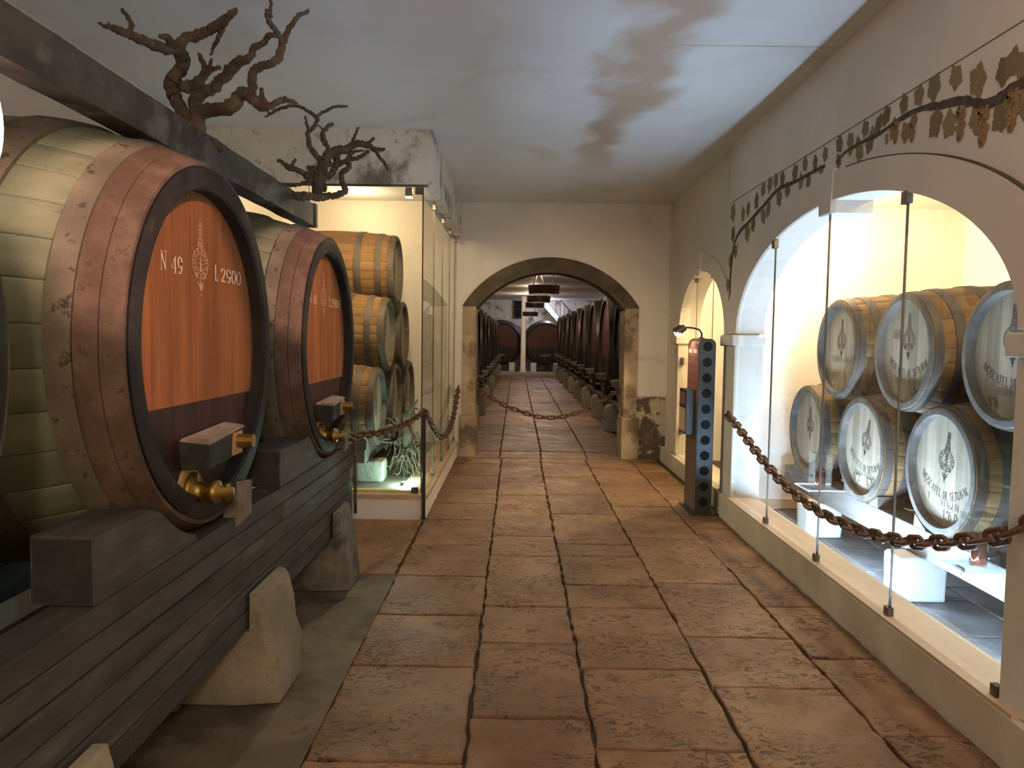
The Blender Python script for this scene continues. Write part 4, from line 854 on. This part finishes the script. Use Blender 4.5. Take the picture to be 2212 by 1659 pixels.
V2 = [
 [(800, 1440, 70), (810, 1300, 80), (830, 1200, 85), (840, 1130, 80), (870, 1020, 75), (900, 940, 65), (970, 850, 65), (1060, 800, 60), (1180, 790, 55), (1280, 730, 52), (1400, 700, 42), (1500, 730, 40), (1600, 790, 35), (1720, 775, 20)],
 [(430, 1420, 40), (560, 1430, 60), (700, 1430, 55), (850, 1440, 55), (1000, 1420, 45), (1120, 1390, 45), (1190, 1350, 40), (1160, 1270, 40), (1130, 1180, 38), (1140, 1100, 36), (1210, 1060, 36), (1240, 1000, 36), (1215, 930, 34), (1250, 860, 30), (1330, 810, 20), (1430, 805, 12)],
 [(1600, 800, 25), (1650, 880, 22), (1720, 960, 20), (1770, 1060, 16)], [(1500, 700, 25), (1590, 620, 20)], [(1290, 700, 25), (1320, 590, 20), (1370, 480, 14)],
 [(960, 800, 32), (910, 700, 34), (880, 610, 38), (880, 540, 30), (940, 480, 28), (1010, 425, 22)], [(880, 520, 15), (810, 445, 8)], [(690, 510, 25), (650, 430, 20), (640, 320, 12)],
 [(860, 1020, 60), (830, 920, 42), (750, 820, 38), (690, 720, 36), (680, 640, 32), (670, 545, 30), (740, 490, 28), (790, 420, 26), (800, 350, 26), (760, 320, 26), (660, 250, 24), (540, 190, 22), (430, 190, 22), (300, 220, 22), (180, 280, 20), (80, 330, 10)],
 [(790, 340, 24), (850, 290, 22), (920, 260, 22), (1020, 200, 20), (1120, 190, 20), (1220, 190, 15)], [(160, 290, 14), (110, 260, 12)],
 [(760, 1160, 50), (690, 1150, 60), (600, 1110, 40), (500, 1060, 38), (420, 1040, 40), (330, 970, 28), (250, 935, 22)], [(440, 1020, 25), (500, 915, 18)], [(780, 1120, 50), (740, 1060, 60), (680, 1040, 35)],
 [(740, 1200, 40), (620, 1240, 25), (540, 1275, 20), (440, 1290, 18), (370, 1280, 12)],
 [(1060, 820, 50), (1070, 930, 45), (1060, 1020, 42), (1010, 1100, 42), (930, 1160, 50), (850, 1160, 50)], [(930, 990, 35), (1060, 995, 35), (1150, 965, 32), (1230, 925, 30), (1330, 910, 28), (1440, 860, 28), (1510, 800, 25)], [(860, 1230, 40), (905, 1300, 34), (900, 1350, 25)]]
vine('dry_vine', 'smaller twisted dry vine hanging over the far end of the beam', 4.72, 560, 200, 6.38, V2, (-1.4, 4.6, 2.39), 0.3, 0.09)

# ------------------------------------------------------------------ chains
def link_mesh(ls=0.027, rw=0.024, rt=0.0095):
    if ('link', ls) in MESH: return MESH[('link', ls)]
    path = []
    for i in range(9): a = -PI/2+PI*i/8; path.append((ls+rw*math.cos(a), rw*math.sin(a)))
    for i in range(9): a = PI/2+PI*i/8; path.append((-ls+rw*math.cos(a), rw*math.sin(a)))
    n, k = len(path), 7; vs = []; fs = []
    for i in range(n):
        p, q = Vector(path[(i+1) % n]), Vector(path[i-1]); tx = (p-q).normalized(); nx = Vector((tx.y, -tx.x))
        for j in range(k):
            a = 2*PI*j/k; o_ = nx*(rt*math.cos(a)); vs.append((path[i][0]+o_.x, path[i][1]+o_.y, rt*math.sin(a)))
    fs = [(i*k+j, i*k+(j+1) % k, ((i+1) % n)*k+(j+1) % k, ((i+1) % n)*k+j) for i in range(n) for j in range(k)]
    mb = MB().add(vs, fs); mb.box((-0.006, -rw, -0.006), (0.006, rw, 0.006))
    MESH[('link', ls)] = mb.mesh('link', True); return MESH[('link', ls)]
def chain(label, pts, scale=1.0, group=None, m_=8):
    P = [Vector(p) for p in cr([tuple(p) for p in pts], m_)]; B = P[0]
    t = tag(empty('chain', B), label, 'chain', group); me = link_mesh()
    pitch = 2*(0.027+0.024-0.0095)*scale*0.98; L = [0]
    for a, b in zip(P, P[1:]): L.append(L[-1]+(b-a).length)
    n = int(L[-1]/pitch); i = 0
    for q in range(n+1):
        s = L[-1]*(q+0.0)/n
        while i < len(L)-2 and L[i+1] < s: i += 1
        f_ = (s-L[i])/max(1e-9, L[i+1]-L[i]); p = P[i].lerp(P[i+1], min(1, f_)); tg = (P[i+1]-P[i]).normalized()
        rot = tg.to_track_quat('X', 'Z').to_matrix() @ Matrix.Rotation((PI/2 if q % 2 else 0)+0.35, 3, 'X')
        o = obj('link', me, 'rust', t); mt = rot.to_4x4() @ Matrix.Diagonal((scale, scale, scale, 1)); mt.translation = p-B; o.matrix_local = mt
    return t
c = chain('rusty chain slung across the wide arch in front of the right-hand casks', [(1.822, 6.57, 0.9), (1.79, 6.2, 0.86), (1.775, 5.46, 0.69), (1.775, 4.98, 0.60), (1.775, 4.49, 0.56), (1.775, 4.06, 0.57), (1.775, 3.73, 0.6), (1.775, 3.3, 0.68), (1.785, 2.85, 0.82), (1.822, 2.66, 0.93)], 1.12)
MB().lathe([(-0.004, 0.001), (-0.004, 0.045), (0.01, 0.04), (0.012, 0.001)], 14, 'X', (0, 0, 0), closed=False).build('wall_plate', 'rust', c)
chain('rusty chain between the vat rack and the thin black post', [(-1.07, 5.13, 0.875), (-1.0, 5.45, 0.845), (-0.92, 5.8, 0.84), (-0.84, 6.15, 0.865), (-0.772, 6.42, 0.912)], 1.0)
chain('rusty chain sagging from the thin black post to the far wall', [(-0.758, 6.42, 0.912), (-0.735, 6.8, 0.73), (-0.725, 7.3, 0.585), (-0.725, 8.1, 0.51), (-0.73, 8.9, 0.58), (-0.735, 9.5, 0.76), (-0.74, 9.8, 0.88)], 1.0)
chain('rusty chain hanging across the far archway to the barrel hall', [(-0.51, 10.1, 0.86), (-0.35, 10.13, 0.755), (-0.06, 10.17, 0.6), (0.4, 10.2, 0.475), (0.85, 10.22, 0.55), (1.2, 10.2, 0.74), (1.372, 10.15, 0.86)], 1.0)
t = tag(empty('barrier_post', (-0.765, 6.405, 0)), 'thin black iron post at the corner of the left glass case', 'post')
MB().box((-0.014, -0.014, 0.01), (0.014, 0.014, 0.9)).build('post', 'post_iron', t, bevel=0.003)
MB().lathe([(0.0, 0.001), (0.0, 0.022), (0.012, 0.022), (0.012, 0.001)], 16, 'Z', closed=False).build('foot', 'post_iron', t)
MB().lathe([(0.9, 0.001), (0.9, 0.02), (0.915, 0.02), (0.92, 0.001)], 14, 'Z', closed=False).build('cap', 'post_iron', t)

# ------------------------------------------------------------------ info totem by the right wall
t = tag(empty('info_totem', (1.67, 6.94, 0)), 'tall steel info totem with a red text panel, perforated edge and reading lamp', 'sign')
def rprof(x0, x1, z0, z1, r, n=6):
    p = [(x0, z0), (x1, z0)]
    p += [(x1-r+r*math.cos(PI/2*i/n), z1-r+r*math.sin(PI/2*i/n)) for i in range(n+1)]
    p += [(x0+r+r*math.cos(PI/2+PI/2*i/n), z1-r+r*math.sin(PI/2+PI/2*i/n)) for i in range(n+1)]
    return p
hw, y0, y1 = 0.072, -0.215, 0.215
MB().prism([(x, y0, z) for x, z in rprof(-hw, hw, 0.012, 1.555, 0.055)], (0, y1-y0, 0)).build('body', 'totem_steel', t)
MB().box((-0.115, -0.25, 0.0), (0.13, 0.25, 0.012)).build('base_plate', 'post_iron', t)
pn = MB()
fp = [(-hw-0.003, 1.0), (-hw-0.003, 1.5)]+[(-hw-0.003+0.058*(1-math.cos(PI/2*i/6)), 1.5+0.058*math.sin(PI/2*i/6)) for i in range(1, 7)]+[(-0.0, 1.558)]
for i in range(len(fp)): pn.v += [(fp[i][0], y0+0.004, fp[i][1]), (fp[i][0], y1-0.004, fp[i][1])]
pn.f = [(2*i, 2*i+1, 2*i+3, 2*i+2) for i in range(len(fp)-1)]
txt = pn.build('text_panel', 'totem_panel', t, True)
MB().box((-hw-0.003, y0+0.004, 0.02), (-hw-0.001, y1-0.004, 1.0)).build('lower_panel', 'totem_lower', t)
for k in range(2):       # two columns of small print with white headings
    ya = y1-0.03-k*0.205
    for j in range(3): MB().box((-hw-0.0045, ya-0.12+j*0.042, 1.425), (-hw-0.0035, ya-0.09+j*0.042, 1.458)).build('heading', 'print_white', txt)
    for j in range(26):
        z = 1.39-j*0.0145
        if j in (3, 8, 13, 18, 22): continue
        MB().box((-hw-0.0045, ya-0.165+0.02*((j*7) % 3 == 0), z), (-hw-0.0035, ya, z+0.004)).build('print_line', 'print_line', txt)
for k in range(11):
    z = 1.485-k*0.137
    MB().disc(y0-0.0015, 0.042, 24, 'Y', (0.0, 0, z)).build('hole', 'black', t)
bxo = MB().box((-hw-0.085, -0.13, 0.70), (-hw-0.003, 0.15, 1.10)).build('leaflet_box', 'totem_steel', t, bevel=0.004)
MB().box((-hw-0.088, -0.115, 0.72), (-hw-0.085, 0.135, 0.93)).build('leaflet', 'paper', bxo)
MB().box((-hw-0.088, -0.1, 0.96), (-hw-0.085, 0.12, 1.07)).build('leaflet', 'print_line', bxo)
MB().tube([(0, 0.02, 1.555), (0.0, 0.02, 1.6), (-0.02, 0.03, 1.635), (-0.08, 0.04, 1.65), (-0.17, 0.05, 1.655)], 0.008, 8).build('lamp_arm', 'post_iron', t, True)
MB().sphere((0.0, 0.02, 1.552), 0.03, 14, 8, (1, 1, 0.6)).build('lamp_foot', 'post_iron', t, True)
for dy in (-0.06, 0.07):
    h = MB().tube([(-0.225, 0.05+dy, 1.61), (-0.16, 0.05+dy, 1.655)], [0.036, 0.03], 12).build('lamp_head', 'clip_steel', t)
    MB().tube([(-0.22, 0.05+dy-0.0, 1.600), (-0.205, 0.05+dy, 1.607)], [0.03, 0.03], 12).build('bulb', 'spot_led', h)
light('SPOT', 'totem_lamp', (1.67-0.2, 6.99, 1.585), 3.0, (1, 0.82, 0.6), 0.02, (1.6, 6.94, 1.2), 110, 0.6)

# ------------------------------------------------------------------ painted vine on the right wall
mu = tag(empty('vine_mural', (WX-0.004, 4.7, 2.5)), 'faded grapevine painted on the plaster above the wide arch', 'mural')
MX = WX-0.003
def z8(x, y): return (1500+x/2.765, y/2.765)
def wallpt(x, y): p = onX(*z8(x, y), MX); return p.y-4.7, p.z-2.5
def ribbon(pts, ws, mat, name):
    mb = MB(); k = len(pts); vs = []
    for i, (y, z) in enumerate(pts):
        a = pts[max(i-1, 0)]; b = pts[min(i+1, k-1)]; dx, dz = b[0]-a[0], b[1]-a[1]; L = math.hypot(dx, dz) or 1
        nx, nz = -dz/L*ws[i]/2, dx/L*ws[i]/2; vs += [(0, y+nx, z+nz), (0, y-nx, z-nz)]
    mb.add(vs, [(2*i, 2*i+1, 2*i+3, 2*i+2) for i in range(k-1)]); return mb.build(name, mat, mu)
B1 = [(205, 1900), (210, 1760), (215, 1640), (230, 1500), (260, 1400), (330, 1320), (420, 1220), (500, 1130), (600, 1085), (700, 1030), (780, 990)]
B2 = [(850, 970), (900, 910), (1000, 850), (1100, 800), (1230, 710), (1350, 650), (1480, 625), (1600, 600), (1720, 620), (1800, 600), (1900, 530), (2010, 470), (2130, 440)]
for ln, w0, w1 in ((B1, 0.04, 0.018), (B2, 0.012, 0.05)):
    q = cr([wallpt(*p) for p in ln], 6); n = len(q); rg = random.Random(2)
    ribbon(q, [(w0+(w1-w0)*i/n)*rg.uniform(0.75, 1.25) for i in range(n)], 'mural_branch', 'branch')
lp = []
for i in range(40):
    a = 2*PI*i/40; r = 0.5*(0.84+0.11*math.cos(5*a)+0.06*math.cos(15*a+0.4)+0.03*math.cos(3*a)); lp.append((0, r*math.sin(a), r*math.cos(a)*1.1))
LEAF = MB().add(lp, [tuple(range(40))]).mesh('leaf')
gp = []; gm = MB()
for i in range(26):
    zz_ = -i/26; wd = 0.26*(1-abs(i/26-0.35)*1.1); rg_ = random.Random(i)
    for s in range(2):
        cy_, r = rg_.uniform(-wd, wd), 0.075
        gm.add([(0.0005*(i % 3), cy_+r*math.cos(2*PI*k/8), zz_+r*math.sin(2*PI*k/8)) for k in range(8)], [tuple(range(8))])
GRAPE = gm.mesh('grape_cluster')
leaves = [(230, 1270, 110), (290, 1280, 90), (320, 1250, 90), (370, 1200, 100), (410, 1130, 90), (450, 1100, 95), (485, 1080, 90), (525, 1070, 100), (600, 1030, 100), (660, 980, 95), (720, 970, 90), (780, 920, 90), (865, 860, 110), (930, 840, 100), (975, 860, 90), (1020, 770, 100), (1060, 800, 90), (1100, 740, 120), (1145, 690, 120), (1250, 620, 120), (1340, 570, 130), (1430, 520, 160), (1560, 460, 160), (1690, 480, 210), (1850, 420, 180), (1900, 370, 170), (1960, 400, 180), (2080, 330, 200), (2060, 260, 150),
 (315, 1390, 110), (350, 1340, 90), (410, 1290, 100), (440, 1250, 100), (505, 1180, 110), (555, 1130, 100), (635, 1080, 100), (680, 1080, 90), (755, 1020, 80), (860, 960, 90), (930, 890, 80), (985, 910, 110), (1045, 860, 110), (1190, 770, 130), (1260, 790, 130), (1440, 730, 190), (1520, 740, 170), (1690, 700, 190), (1830, 690, 200), (1980, 620, 200), (230, 1400, 100), (215, 1560, 90), (245, 1500, 80), (200, 1700, 80), (1310, 720, 90)]
rg = random.Random(9)
for (x, y, h) in leaves:
    y_, z_ = wallpt(x, y); Yw = y_+4.7; s = h/2.765*Yw/F
    o = obj('leaf', LEAF, 'mural_leaf', mu, (0.0008+rg.uniform(0, 0.0006), y_, z_), (rg.uniform(-0.5, 0.5)+(PI if rg.random() < 0.45 else 0), 0, 0)); o.scale = (1, s*rg.uniform(0.8, 1.0), s)
for (x, y, h) in [(1205, 720, 130), (1305, 720, 120), (1595, 640, 190), (1730, 640, 220), (1905, 540, 230), (1150, 800, 60), (2040, 520, 200)]:
    y_, z_ = wallpt(x, y); Yw = y_+4.7; s = h/2.765*Yw/F
    o = obj('grape_cluster', GRAPE, 'mural_grape', mu, (-0.001, y_, z_)); o.scale = (1, s*1.15, s)

# ------------------------------------------------------------------ acrylic shelves with wine samples
def sample(loc, label1, label2, side, h=0.26, sc=1.0):
    t = tag(empty('acrylic_stand', loc), label1, 'display stand', 'acrylic stands')
    MB().box((-0.14*sc, -0.14*sc, 0), (0.14*sc, 0.14*sc, 0.006)).build('plate', 'clear_plastic', t)
    for a in ((-0.14, -0.14, 0.14, -0.136), (-0.14, 0.136, 0.14, 0.14), (-0.14, -0.136, -0.136, 0.136)):
        MB().box((a[0]*sc, a[1]*sc, -0.0005), (a[2]*sc, a[3]*sc, 0.0065)).build('edge', 'acrylic_edge', t)
    bb = MB(); b = 0.065*sc
    for (a0, a1, b0, b1) in ((-b, b, -b, -b+.003), (-b, b, b-.003, b), (-b, -b+.003, -b+.003, b-.003), (b-.003, b, -b+.003, b-.003)): bb.box((a0, b0, 0.0065), (a1, b1, h))
    bb.build('cover', 'pane_glass', t)
    MB().box((-b, -b-0.001, h), (b, b+0.001, h+0.003)).build('cover_top', 'pane_glass', t)
    br = MB().box((-0.1*sc if side > 0 else 0.1*sc-0.02, -0.03, -0.03), (-0.1*sc+0.02 if side > 0 else 0.1*sc, 0.03, -0.001)).build('bracket', 'clip_steel', t)
    t2 = tag(empty('wine_bottle', (loc[0], loc[1], loc[2]+0.007)), label2, 'bottle', 'wine samples')
    MB().lathe([(0.0, 0.001), (0.0, 0.04*sc), (0.12*sc, 0.04*sc), (0.15*sc, 0.018*sc), (0.2*sc, 0.016*sc), (0.2*sc, 0.001)], 20, 'Z', closed=False).build('glass', 'clear_plastic', t2, True)
    MB().lathe([(0.006, 0.001), (0.006, 0.036*sc), (0.11*sc, 0.036*sc), (0.112*sc, 0.001)], 20, 'Z', closed=False).build('wine', 'wine', t2, True)
sample((2.29, 5.72, 0.45), 'clear acrylic stand between the two farther bottom casks', 'small bottle of red wine under the far acrylic cover', 1)
sample((2.29, 3.74, 0.45), 'clear acrylic stand by the near pillar of the wide arch', 'small bottle of amber wine by the near pillar', 1)
sample((-1.24, 7.84, 0.46), 'clear acrylic stand in front of the left case casks', 'small bottle of amber wine in the left glass case', -1, 0.24, 0.85)

# dry vine stump with roots in the left case
t = tag(empty('vine_stump', (-1.06, 7.44, 0.18)), 'uprooted vine stump with tangled roots standing in the left glass case', 'stump')
rg = random.Random(21)
MB().tube(cr([(0, 0, 0.3), (0.01, -0.02, 0.4), (-0.02, 0.02, 0.5), (0.03, 0.0, 0.6), (0.0, 0.02, 0.72)], 4), [0.05, 0.055, 0.06, 0.06, 0.06, 0.055, 0.055, 0.05, 0.05, 0.055, 0.06, 0.06, 0.055, 0.05, 0.04, 0.03, 0.02], 10, True, 0.2, rg).build('trunk', 'vine_bark', t, True)
for k in range(6):
    a = rg.uniform(0, 2*PI); z0 = rg.uniform(0.4, 0.7)
    pts = [(0.03*math.cos(a), 0.03*math.sin(a), z0)]
    for q in range(4): pts.append((pts[-1][0]+0.045*math.cos(a)+rg.uniform(-.02, .02), pts[-1][1]+0.045*math.sin(a)+rg.uniform(-.02, .02), pts[-1][2]+rg.uniform(-0.02, 0.06)))
    MB().tube(cr(pts, 3), [0.02-0.0011*i for i in range(13)], 7, True, 0.2, rg).build('branch', 'vine_bark', t, True)
rt = MB()
for k in range(46):
    a = rg.uniform(0, 2*PI); pts = [(0.05*math.cos(a), 0.05*math.sin(a), rg.uniform(0.2, 0.42))]
    for q in range(7):
        a += rg.uniform(-1.3, 1.3); pts.append((pts[-1][0]+0.03*math.cos(a), pts[-1][1]+0.03*math.sin(a), min(0.45, max(0.006, pts[-1][2]+rg.uniform(-0.09, 0.035)))))
    rt.tube(cr(pts, 3), rg.uniform(0.002, 0.0055), 5, False)
o = rt.build('roots', 'root_fibre', t, True); o['kind'] = 'stuff'
# lamps inside the left case
t = tag(empty('floor_spot', (-0.96, 6.95, 0.2)), 'small bright floor spotlight in the corner of the left glass case', 'lamp')
t.location = (-1.01, 6.95, 0.18)
MB().lathe([(0.0, 0.001), (0.0, 0.03), (0.03, 0.035), (0.032, 0.001)], 14, 'Z', closed=False).build('housing', 'clip_steel', t)
MB().disc(0.034, 0.011, 16, 'Z').build('lens', 'led', t)
t = tag(empty('ceiling_spot', (-0.93, 6.62, 2.72)), 'small lamp fixed inside the top corner of the left glass case', 'lamp')
MB().box((-0.03, -0.05, 0.0), (0.03, 0.03, 0.075)).build('housing', 'clip_steel', t, bevel=0.004)
MB().box((-0.026, -0.045, -0.004), (0.026, 0.025, 0.0)).build('lens', 'spot_led', t)

# ------------------------------------------------------------------ barrel hall beyond the arch
HY0, HY1, HZ = 10.27, 34.0, 3.16
fh = struct(MB().box((-2.6, HY0+0.08, -0.12), (3.6, HY1, -0.02)).build('floor_hall', 'mortar'))
hx = [-0.74, -0.2, 0.35, 0.95, 1.6]
rg = random.Random(4)
for a, b in zip(hx, hx[1:]):
    y = 10.36
    while y < 29.5:
        L = rg.uniform(0.8, 1.35); slab(a, b, y, min(y+L, 30.3), fh, 'floor_slab', 0.007); y += L
for (x0, x1, y0, y1) in ((-2.6, -0.745, HY0+0.08, 30.3), (1.605, 3.6, HY0+0.08, 30.3)): MB().box((x0, y0, -0.02), (x1, y1, -0.003)).build('cement_strip', 'cement', fh)
struct(MB().box((-2.6, 30.31, -0.02), (3.6, HY1, 0.1)).build('floor_step', 'step_stone'))
struct(MB().box((-2.7, HY0, -0.1), (-2.6, HY1, HZ)).build('wall_hall_left', 'plaster_white'))
struct(MB().box((3.6, HY0, -0.1), (3.7, HY1, HZ)).build('wall_hall_right', 'plaster_white'))
we = struct(MB().box((-2.7, HY1, -0.1), (3.7, HY1+0.1, HZ)).build('wall_hall_end', 'plaster_mould'))
struct(MB().box((-2.7, HY0, HZ), (3.7, HY1+0.1, HZ+0.1)).build('ceiling_hall', 'ceiling_paint'))
# window high in the end wall
wn = struct(empty('window_1', (0.1, HY1-0.002, 2.75)))
MB().box((-0.22, -0.03, -0.37), (0.22, 0.0, 0.37)).build('pane', 'black', wn)
for a in ((-0.25, -0.05, -0.4, -0.2, 0, 0.4), (0.2, -0.05, -0.4, 0.25, 0, 0.4), (-0.2, -0.05, -0.4, 0.2, 0, -0.34), (-0.2, -0.05, -0.02, 0.2, -0.031, 0.02)): MB().box(a[:3], a[3:]).build('window_frame', 'dark_barrel', wn)
# barrels of the hall
HL, HRH, HRB = 1.7, 0.9, 1.04
def hall_proto():
    t = empty('hall_barrel')
    prof = [(-HL*i/14, rad(-HL*i/14, HL, HRH, HRB)) for i in range(15)]
    o = MB().lathe([(-0.0, 0.84)]+prof+[(-HL, 0.01)], 48, closed=False).build('body', 'dark_barrel', t); smooth_by_angle(o, 45)
    for a, b in ((0.01, 0.1), (0.14, 0.26), (0.42, 0.54)): hoop(t, 'dark_hoop', a, b, HL, HRH, HRB, 0.008, 48)
    o = MB().lathe([(0.0, HRH-0.004), (0.004, HRH-0.02), (0.004, 0.83), (-0.06, 0.82), (-0.06, 0.85)], 48).build('chime', 'black_chime', t); smooth_by_angle(o, 40)
    head_boards(t, 'hall_head', -0.045, 0.822, 7)
    hb = MB().hexa([(-0.05, -0.2, -0.63), (0.1, -0.2, -0.63), (0.1, 0.2, -0.63), (-0.05, 0.2, -0.63)], [(-0.05, -0.22, -0.52), (0.13, -0.22, -0.53), (0.13, 0.22, -0.53), (-0.05, 0.22, -0.51)]).build('hatch_bar', 'dust_wood', t)
    MB().lathe([(-0.04, 0.001), (-0.04, 0.06), (0.0, 0.05), (0.0, 0.025), (0.14, 0.02), (0.14, 0.001)], 12, 'X', (0, 0, -0.72), closed=False).build('tap', 'brass', t, True)
    return t
def copy_tree(o, loc, rz, name=None):
    r = o.copy(); COL.objects.link(r); r.location = loc; r.rotation_euler = (0, 0, rz)
    for ch in o.children:
        c_ = ch.copy(); COL.objects.link(c_); c_.parent = r; c_.matrix_parent_inverse = ch.matrix_parent_inverse.copy()
    return r
hp = hall_proto()
gh = 'dark barrels in the hall beyond the arch'
def rail_stone(loc, rz, label):
    poly = [(-0.3, 0.0), (0.12, 0.0), (0.12, 0.3), (0.1, 0.4), (0.05, 0.44), (-0.01, 0.44), (-0.012, 0.36), (-0.3, 0.36)]
    if 'hstone' not in MESH: MESH['hstone'] = MB().prism([(x, -0.13, z) for x, z in poly], (0, 0.26, 0)).mesh('support_stone', False, 0.012)
    o = obj('support_stone', MESH['hstone'], 'rough_stone', None, loc, (0, 0, rz)); tag(o, label, 'stone', 'stones along the hall barrels')
first = True
for i in range(9):
    Y = 12.02+2.27*i; z = 0.46+HRB-0.09
    if first: b = hp; b.location = (1.62, Y, z); b.rotation_euler = (0, 0, PI); first = False
    else: b = copy_tree(hp, (1.62, Y, z), PI)
    tag(b, f'{ORD[i]} dark barrel from the arch in the right row of the hall', 'barrel', gh)
    rail_stone((1.60, Y+0.75, 0), PI, f'{ORD[i]} support stone from the arch along the right hall row')
for i in range(9):
    Y = 12.35+2.2*i; z = 0.42+0.9*HRB-0.08
    b = copy_tree(hp, (-0.72, Y, z), 0.0); b.scale = (0.92, 0.92, 0.92)
    tag(b, f'{ORD[i]} dark barrel from the arch in the left row of the hall', 'barrel', gh)
    rail_stone((-0.72, Y+0.6 if i else Y+0.2, 0), 0, f'{ORD[i]} support stone from the arch along the left hall row')
for (x0, x1, lb) in ((1.64, 1.86, 'long dark rail under the right row of hall barrels'), (-0.94, -0.74, 'long dark rail under the left row of hall barrels'), (2.9, 3.1, 'rear rail under the right row of hall barrels'), (-2.2, -2.0, 'rear rail under the left row of hall barrels')):
    tag(MB().box((x0, 11.0, 0.362), (x1, 31.2 if x0 > 0 else 31.0, 0.45 if x0 > 0 else 0.40)).build('barrel_rail', 'rack_timber'), lb, 'rail', 'rails in the hall')
for x in (3.0, -2.1):
    for k, lb in ((0, 'near'), (1, 'middle'), (2, 'far')):
        stone('support_stone', *bx(x-0.1, x+0.1, 11.3+9*k, 11.6+9*k, 0.0, 0.362), 'rough_stone', f'stone at the {lb} part of the rear {"right" if x > 0 else "left"} hall rail', 'stone', 'stones along the hall barrels', 0.004, 1)
# two vats standing against the end wall
for x, lb in ((-0.66, 'left of the two vats facing the arch at the end of the hall'), (1.2, 'right of the two vats facing the arch at the end of the hall')):
    b = copy_tree(hp, (x, 32.0, 1.3), -PI/2); b.scale = (0.9, 0.92, 0.92); tag(b, lb, 'barrel', 'vats at the end of the hall')
    for s in (-1, 1):
        tag(MB().box((x+s*0.48-0.12, 32.1, 0.1), (x+s*0.48+0.12, 32.9, 0.47)).build('vat_plinth', 'white_stone', bevel=0.01), f'{"left" if s < 0 else "right"} pale plinth under the {"left" if x < 0 else "right"} end vat of the hall', 'plinth', 'plinths of the end vats')
t = tag(empty('hall_column', (0.27, 31.0, 0.1)), 'slim white column standing before the end vats of the hall', 'column')
MB().lathe([(0.0, 0.001), (0.0, 0.16), (0.06, 0.16), (0.1, 0.11), (3.0, 0.09), (3.055, 0.12), (3.06, 0.001)], 20, 'Z', closed=False).build('shaft', 'white_enamel', t, True)
# stair on the right at the far end
st = tag(empty('staircase', (2.4, 33.3, 0.1)), 'pale staircase with iron balusters at the far end of the hall', 'stairs')
a0, a1 = Vector((1.2-2.4, 0, 3.0)), Vector((3.4-2.4, 0, 0.55))
for s in (0.0, 0.55): MB().prism([a0+Vector((0, s, 0)), a0+Vector((0, s, -0.28)), a1+Vector((0, s, -0.28)), a1+Vector((0, s, 0))], (0, 0.06, 0)).build('stringer', 'white_enamel', st)
for i in range(12):
    p = a0.lerp(a1, (i+0.5)/12); MB().box((p.x-0.11, 0.06, p.z-0.2), (p.x+0.11, 0.55, p.z-0.15)).build('tread', 'step_stone', st)
    p = a0.lerp(a1, (i+0.8)/12.5); MB().box((p.x-0.012, 0.02, p.z), (p.x+0.012, 0.044, min(p.z+0.8, 3.04))).build('baluster', 'post_iron', st)
MB().tube([a0.lerp(a1, 0.14)+Vector((0, 0.03, 0.42)), a0.lerp(a1, 0.3)+Vector((0, 0.03, 0.8)), a1+Vector((0, 0.03, 0.8))], 0.025, 8).build('handrail', 'post_iron', st)
MB().box((a1.x-0.1, 0.0, 0.0), (a1.x+0.1, 0.61, 0.3)).build('foot_block', 'step_stone', st)
# hoop chandeliers
def chandelier(x, y, z, label):
    t = tag(empty('hoop_chandelier', (x, y, z)), label, 'chandelier', 'hoop chandeliers of the hall')
    o = MB().lathe([(-0.08, 0.27), (-0.08, 0.285), (0.08, 0.3), (0.08, 0.285)], 36, 'Z').build('hoop', 'dark_barrel', t); smooth_by_angle(o, 40)
    for q in (-0.05, 0.045): MB().lathe([(q-0.012, 0.284+q*0.1), (q-0.012, 0.292+q*0.1), (q+0.012, 0.292+q*0.1), (q+0.012, 0.284+q*0.1)], 36, 'Z').build('band', 'clip_steel', o)
    top = HZ-z-0.003
    for k in range(4):
        a = PI/4+PI/2*k; ca, sa = math.cos(a), math.sin(a)
        MB().tube([(0.29*ca, 0.29*sa, 0.07), (0.06*ca, 0.06*sa, top)], 0.006, 6).build('hanger', 'post_iron', t)
        h = MB().tube([(0.277*ca, 0.277*sa, 0.0), (0.24*ca, 0.24*sa, 0.02)], 0.012, 8).build('lamp_holder', 'post_iron', t)
        MB().sphere((0.235*ca, 0.235*sa, 0.045), 0.03, 10, 8).build('bulb', 'hall_bulb', h, True)
    MB().lathe([(top-0.03, 0.001), (top-0.03, 0.08), (top, 0.08), (top, 0.001)], 16, 'Z', closed=False).build('ceiling_rose', 'post_iron', t)
    light('POINT', 'chandelier_lamp', (x, y, z+0.56), 62, (1.0, 0.72, 0.48), 0.06)
for i, (x, y, z) in enumerate(((0.5, 14.5, 2.43), (0.55, 19.6, 2.5), (0.56, 24.6, 2.55), (0.5, 29.0, 2.4))):
    chandelier(x, y, z, f'{ORD[i]} dark wooden hoop chandelier from the arch, hung on chains in the hall')
light('POINT', 'hall_end_fill', (1.4, 33.0, 2.9), 30, (0.8, 0.8, 1.0), 0.1)  # added cool light standing in for window light at the hall end
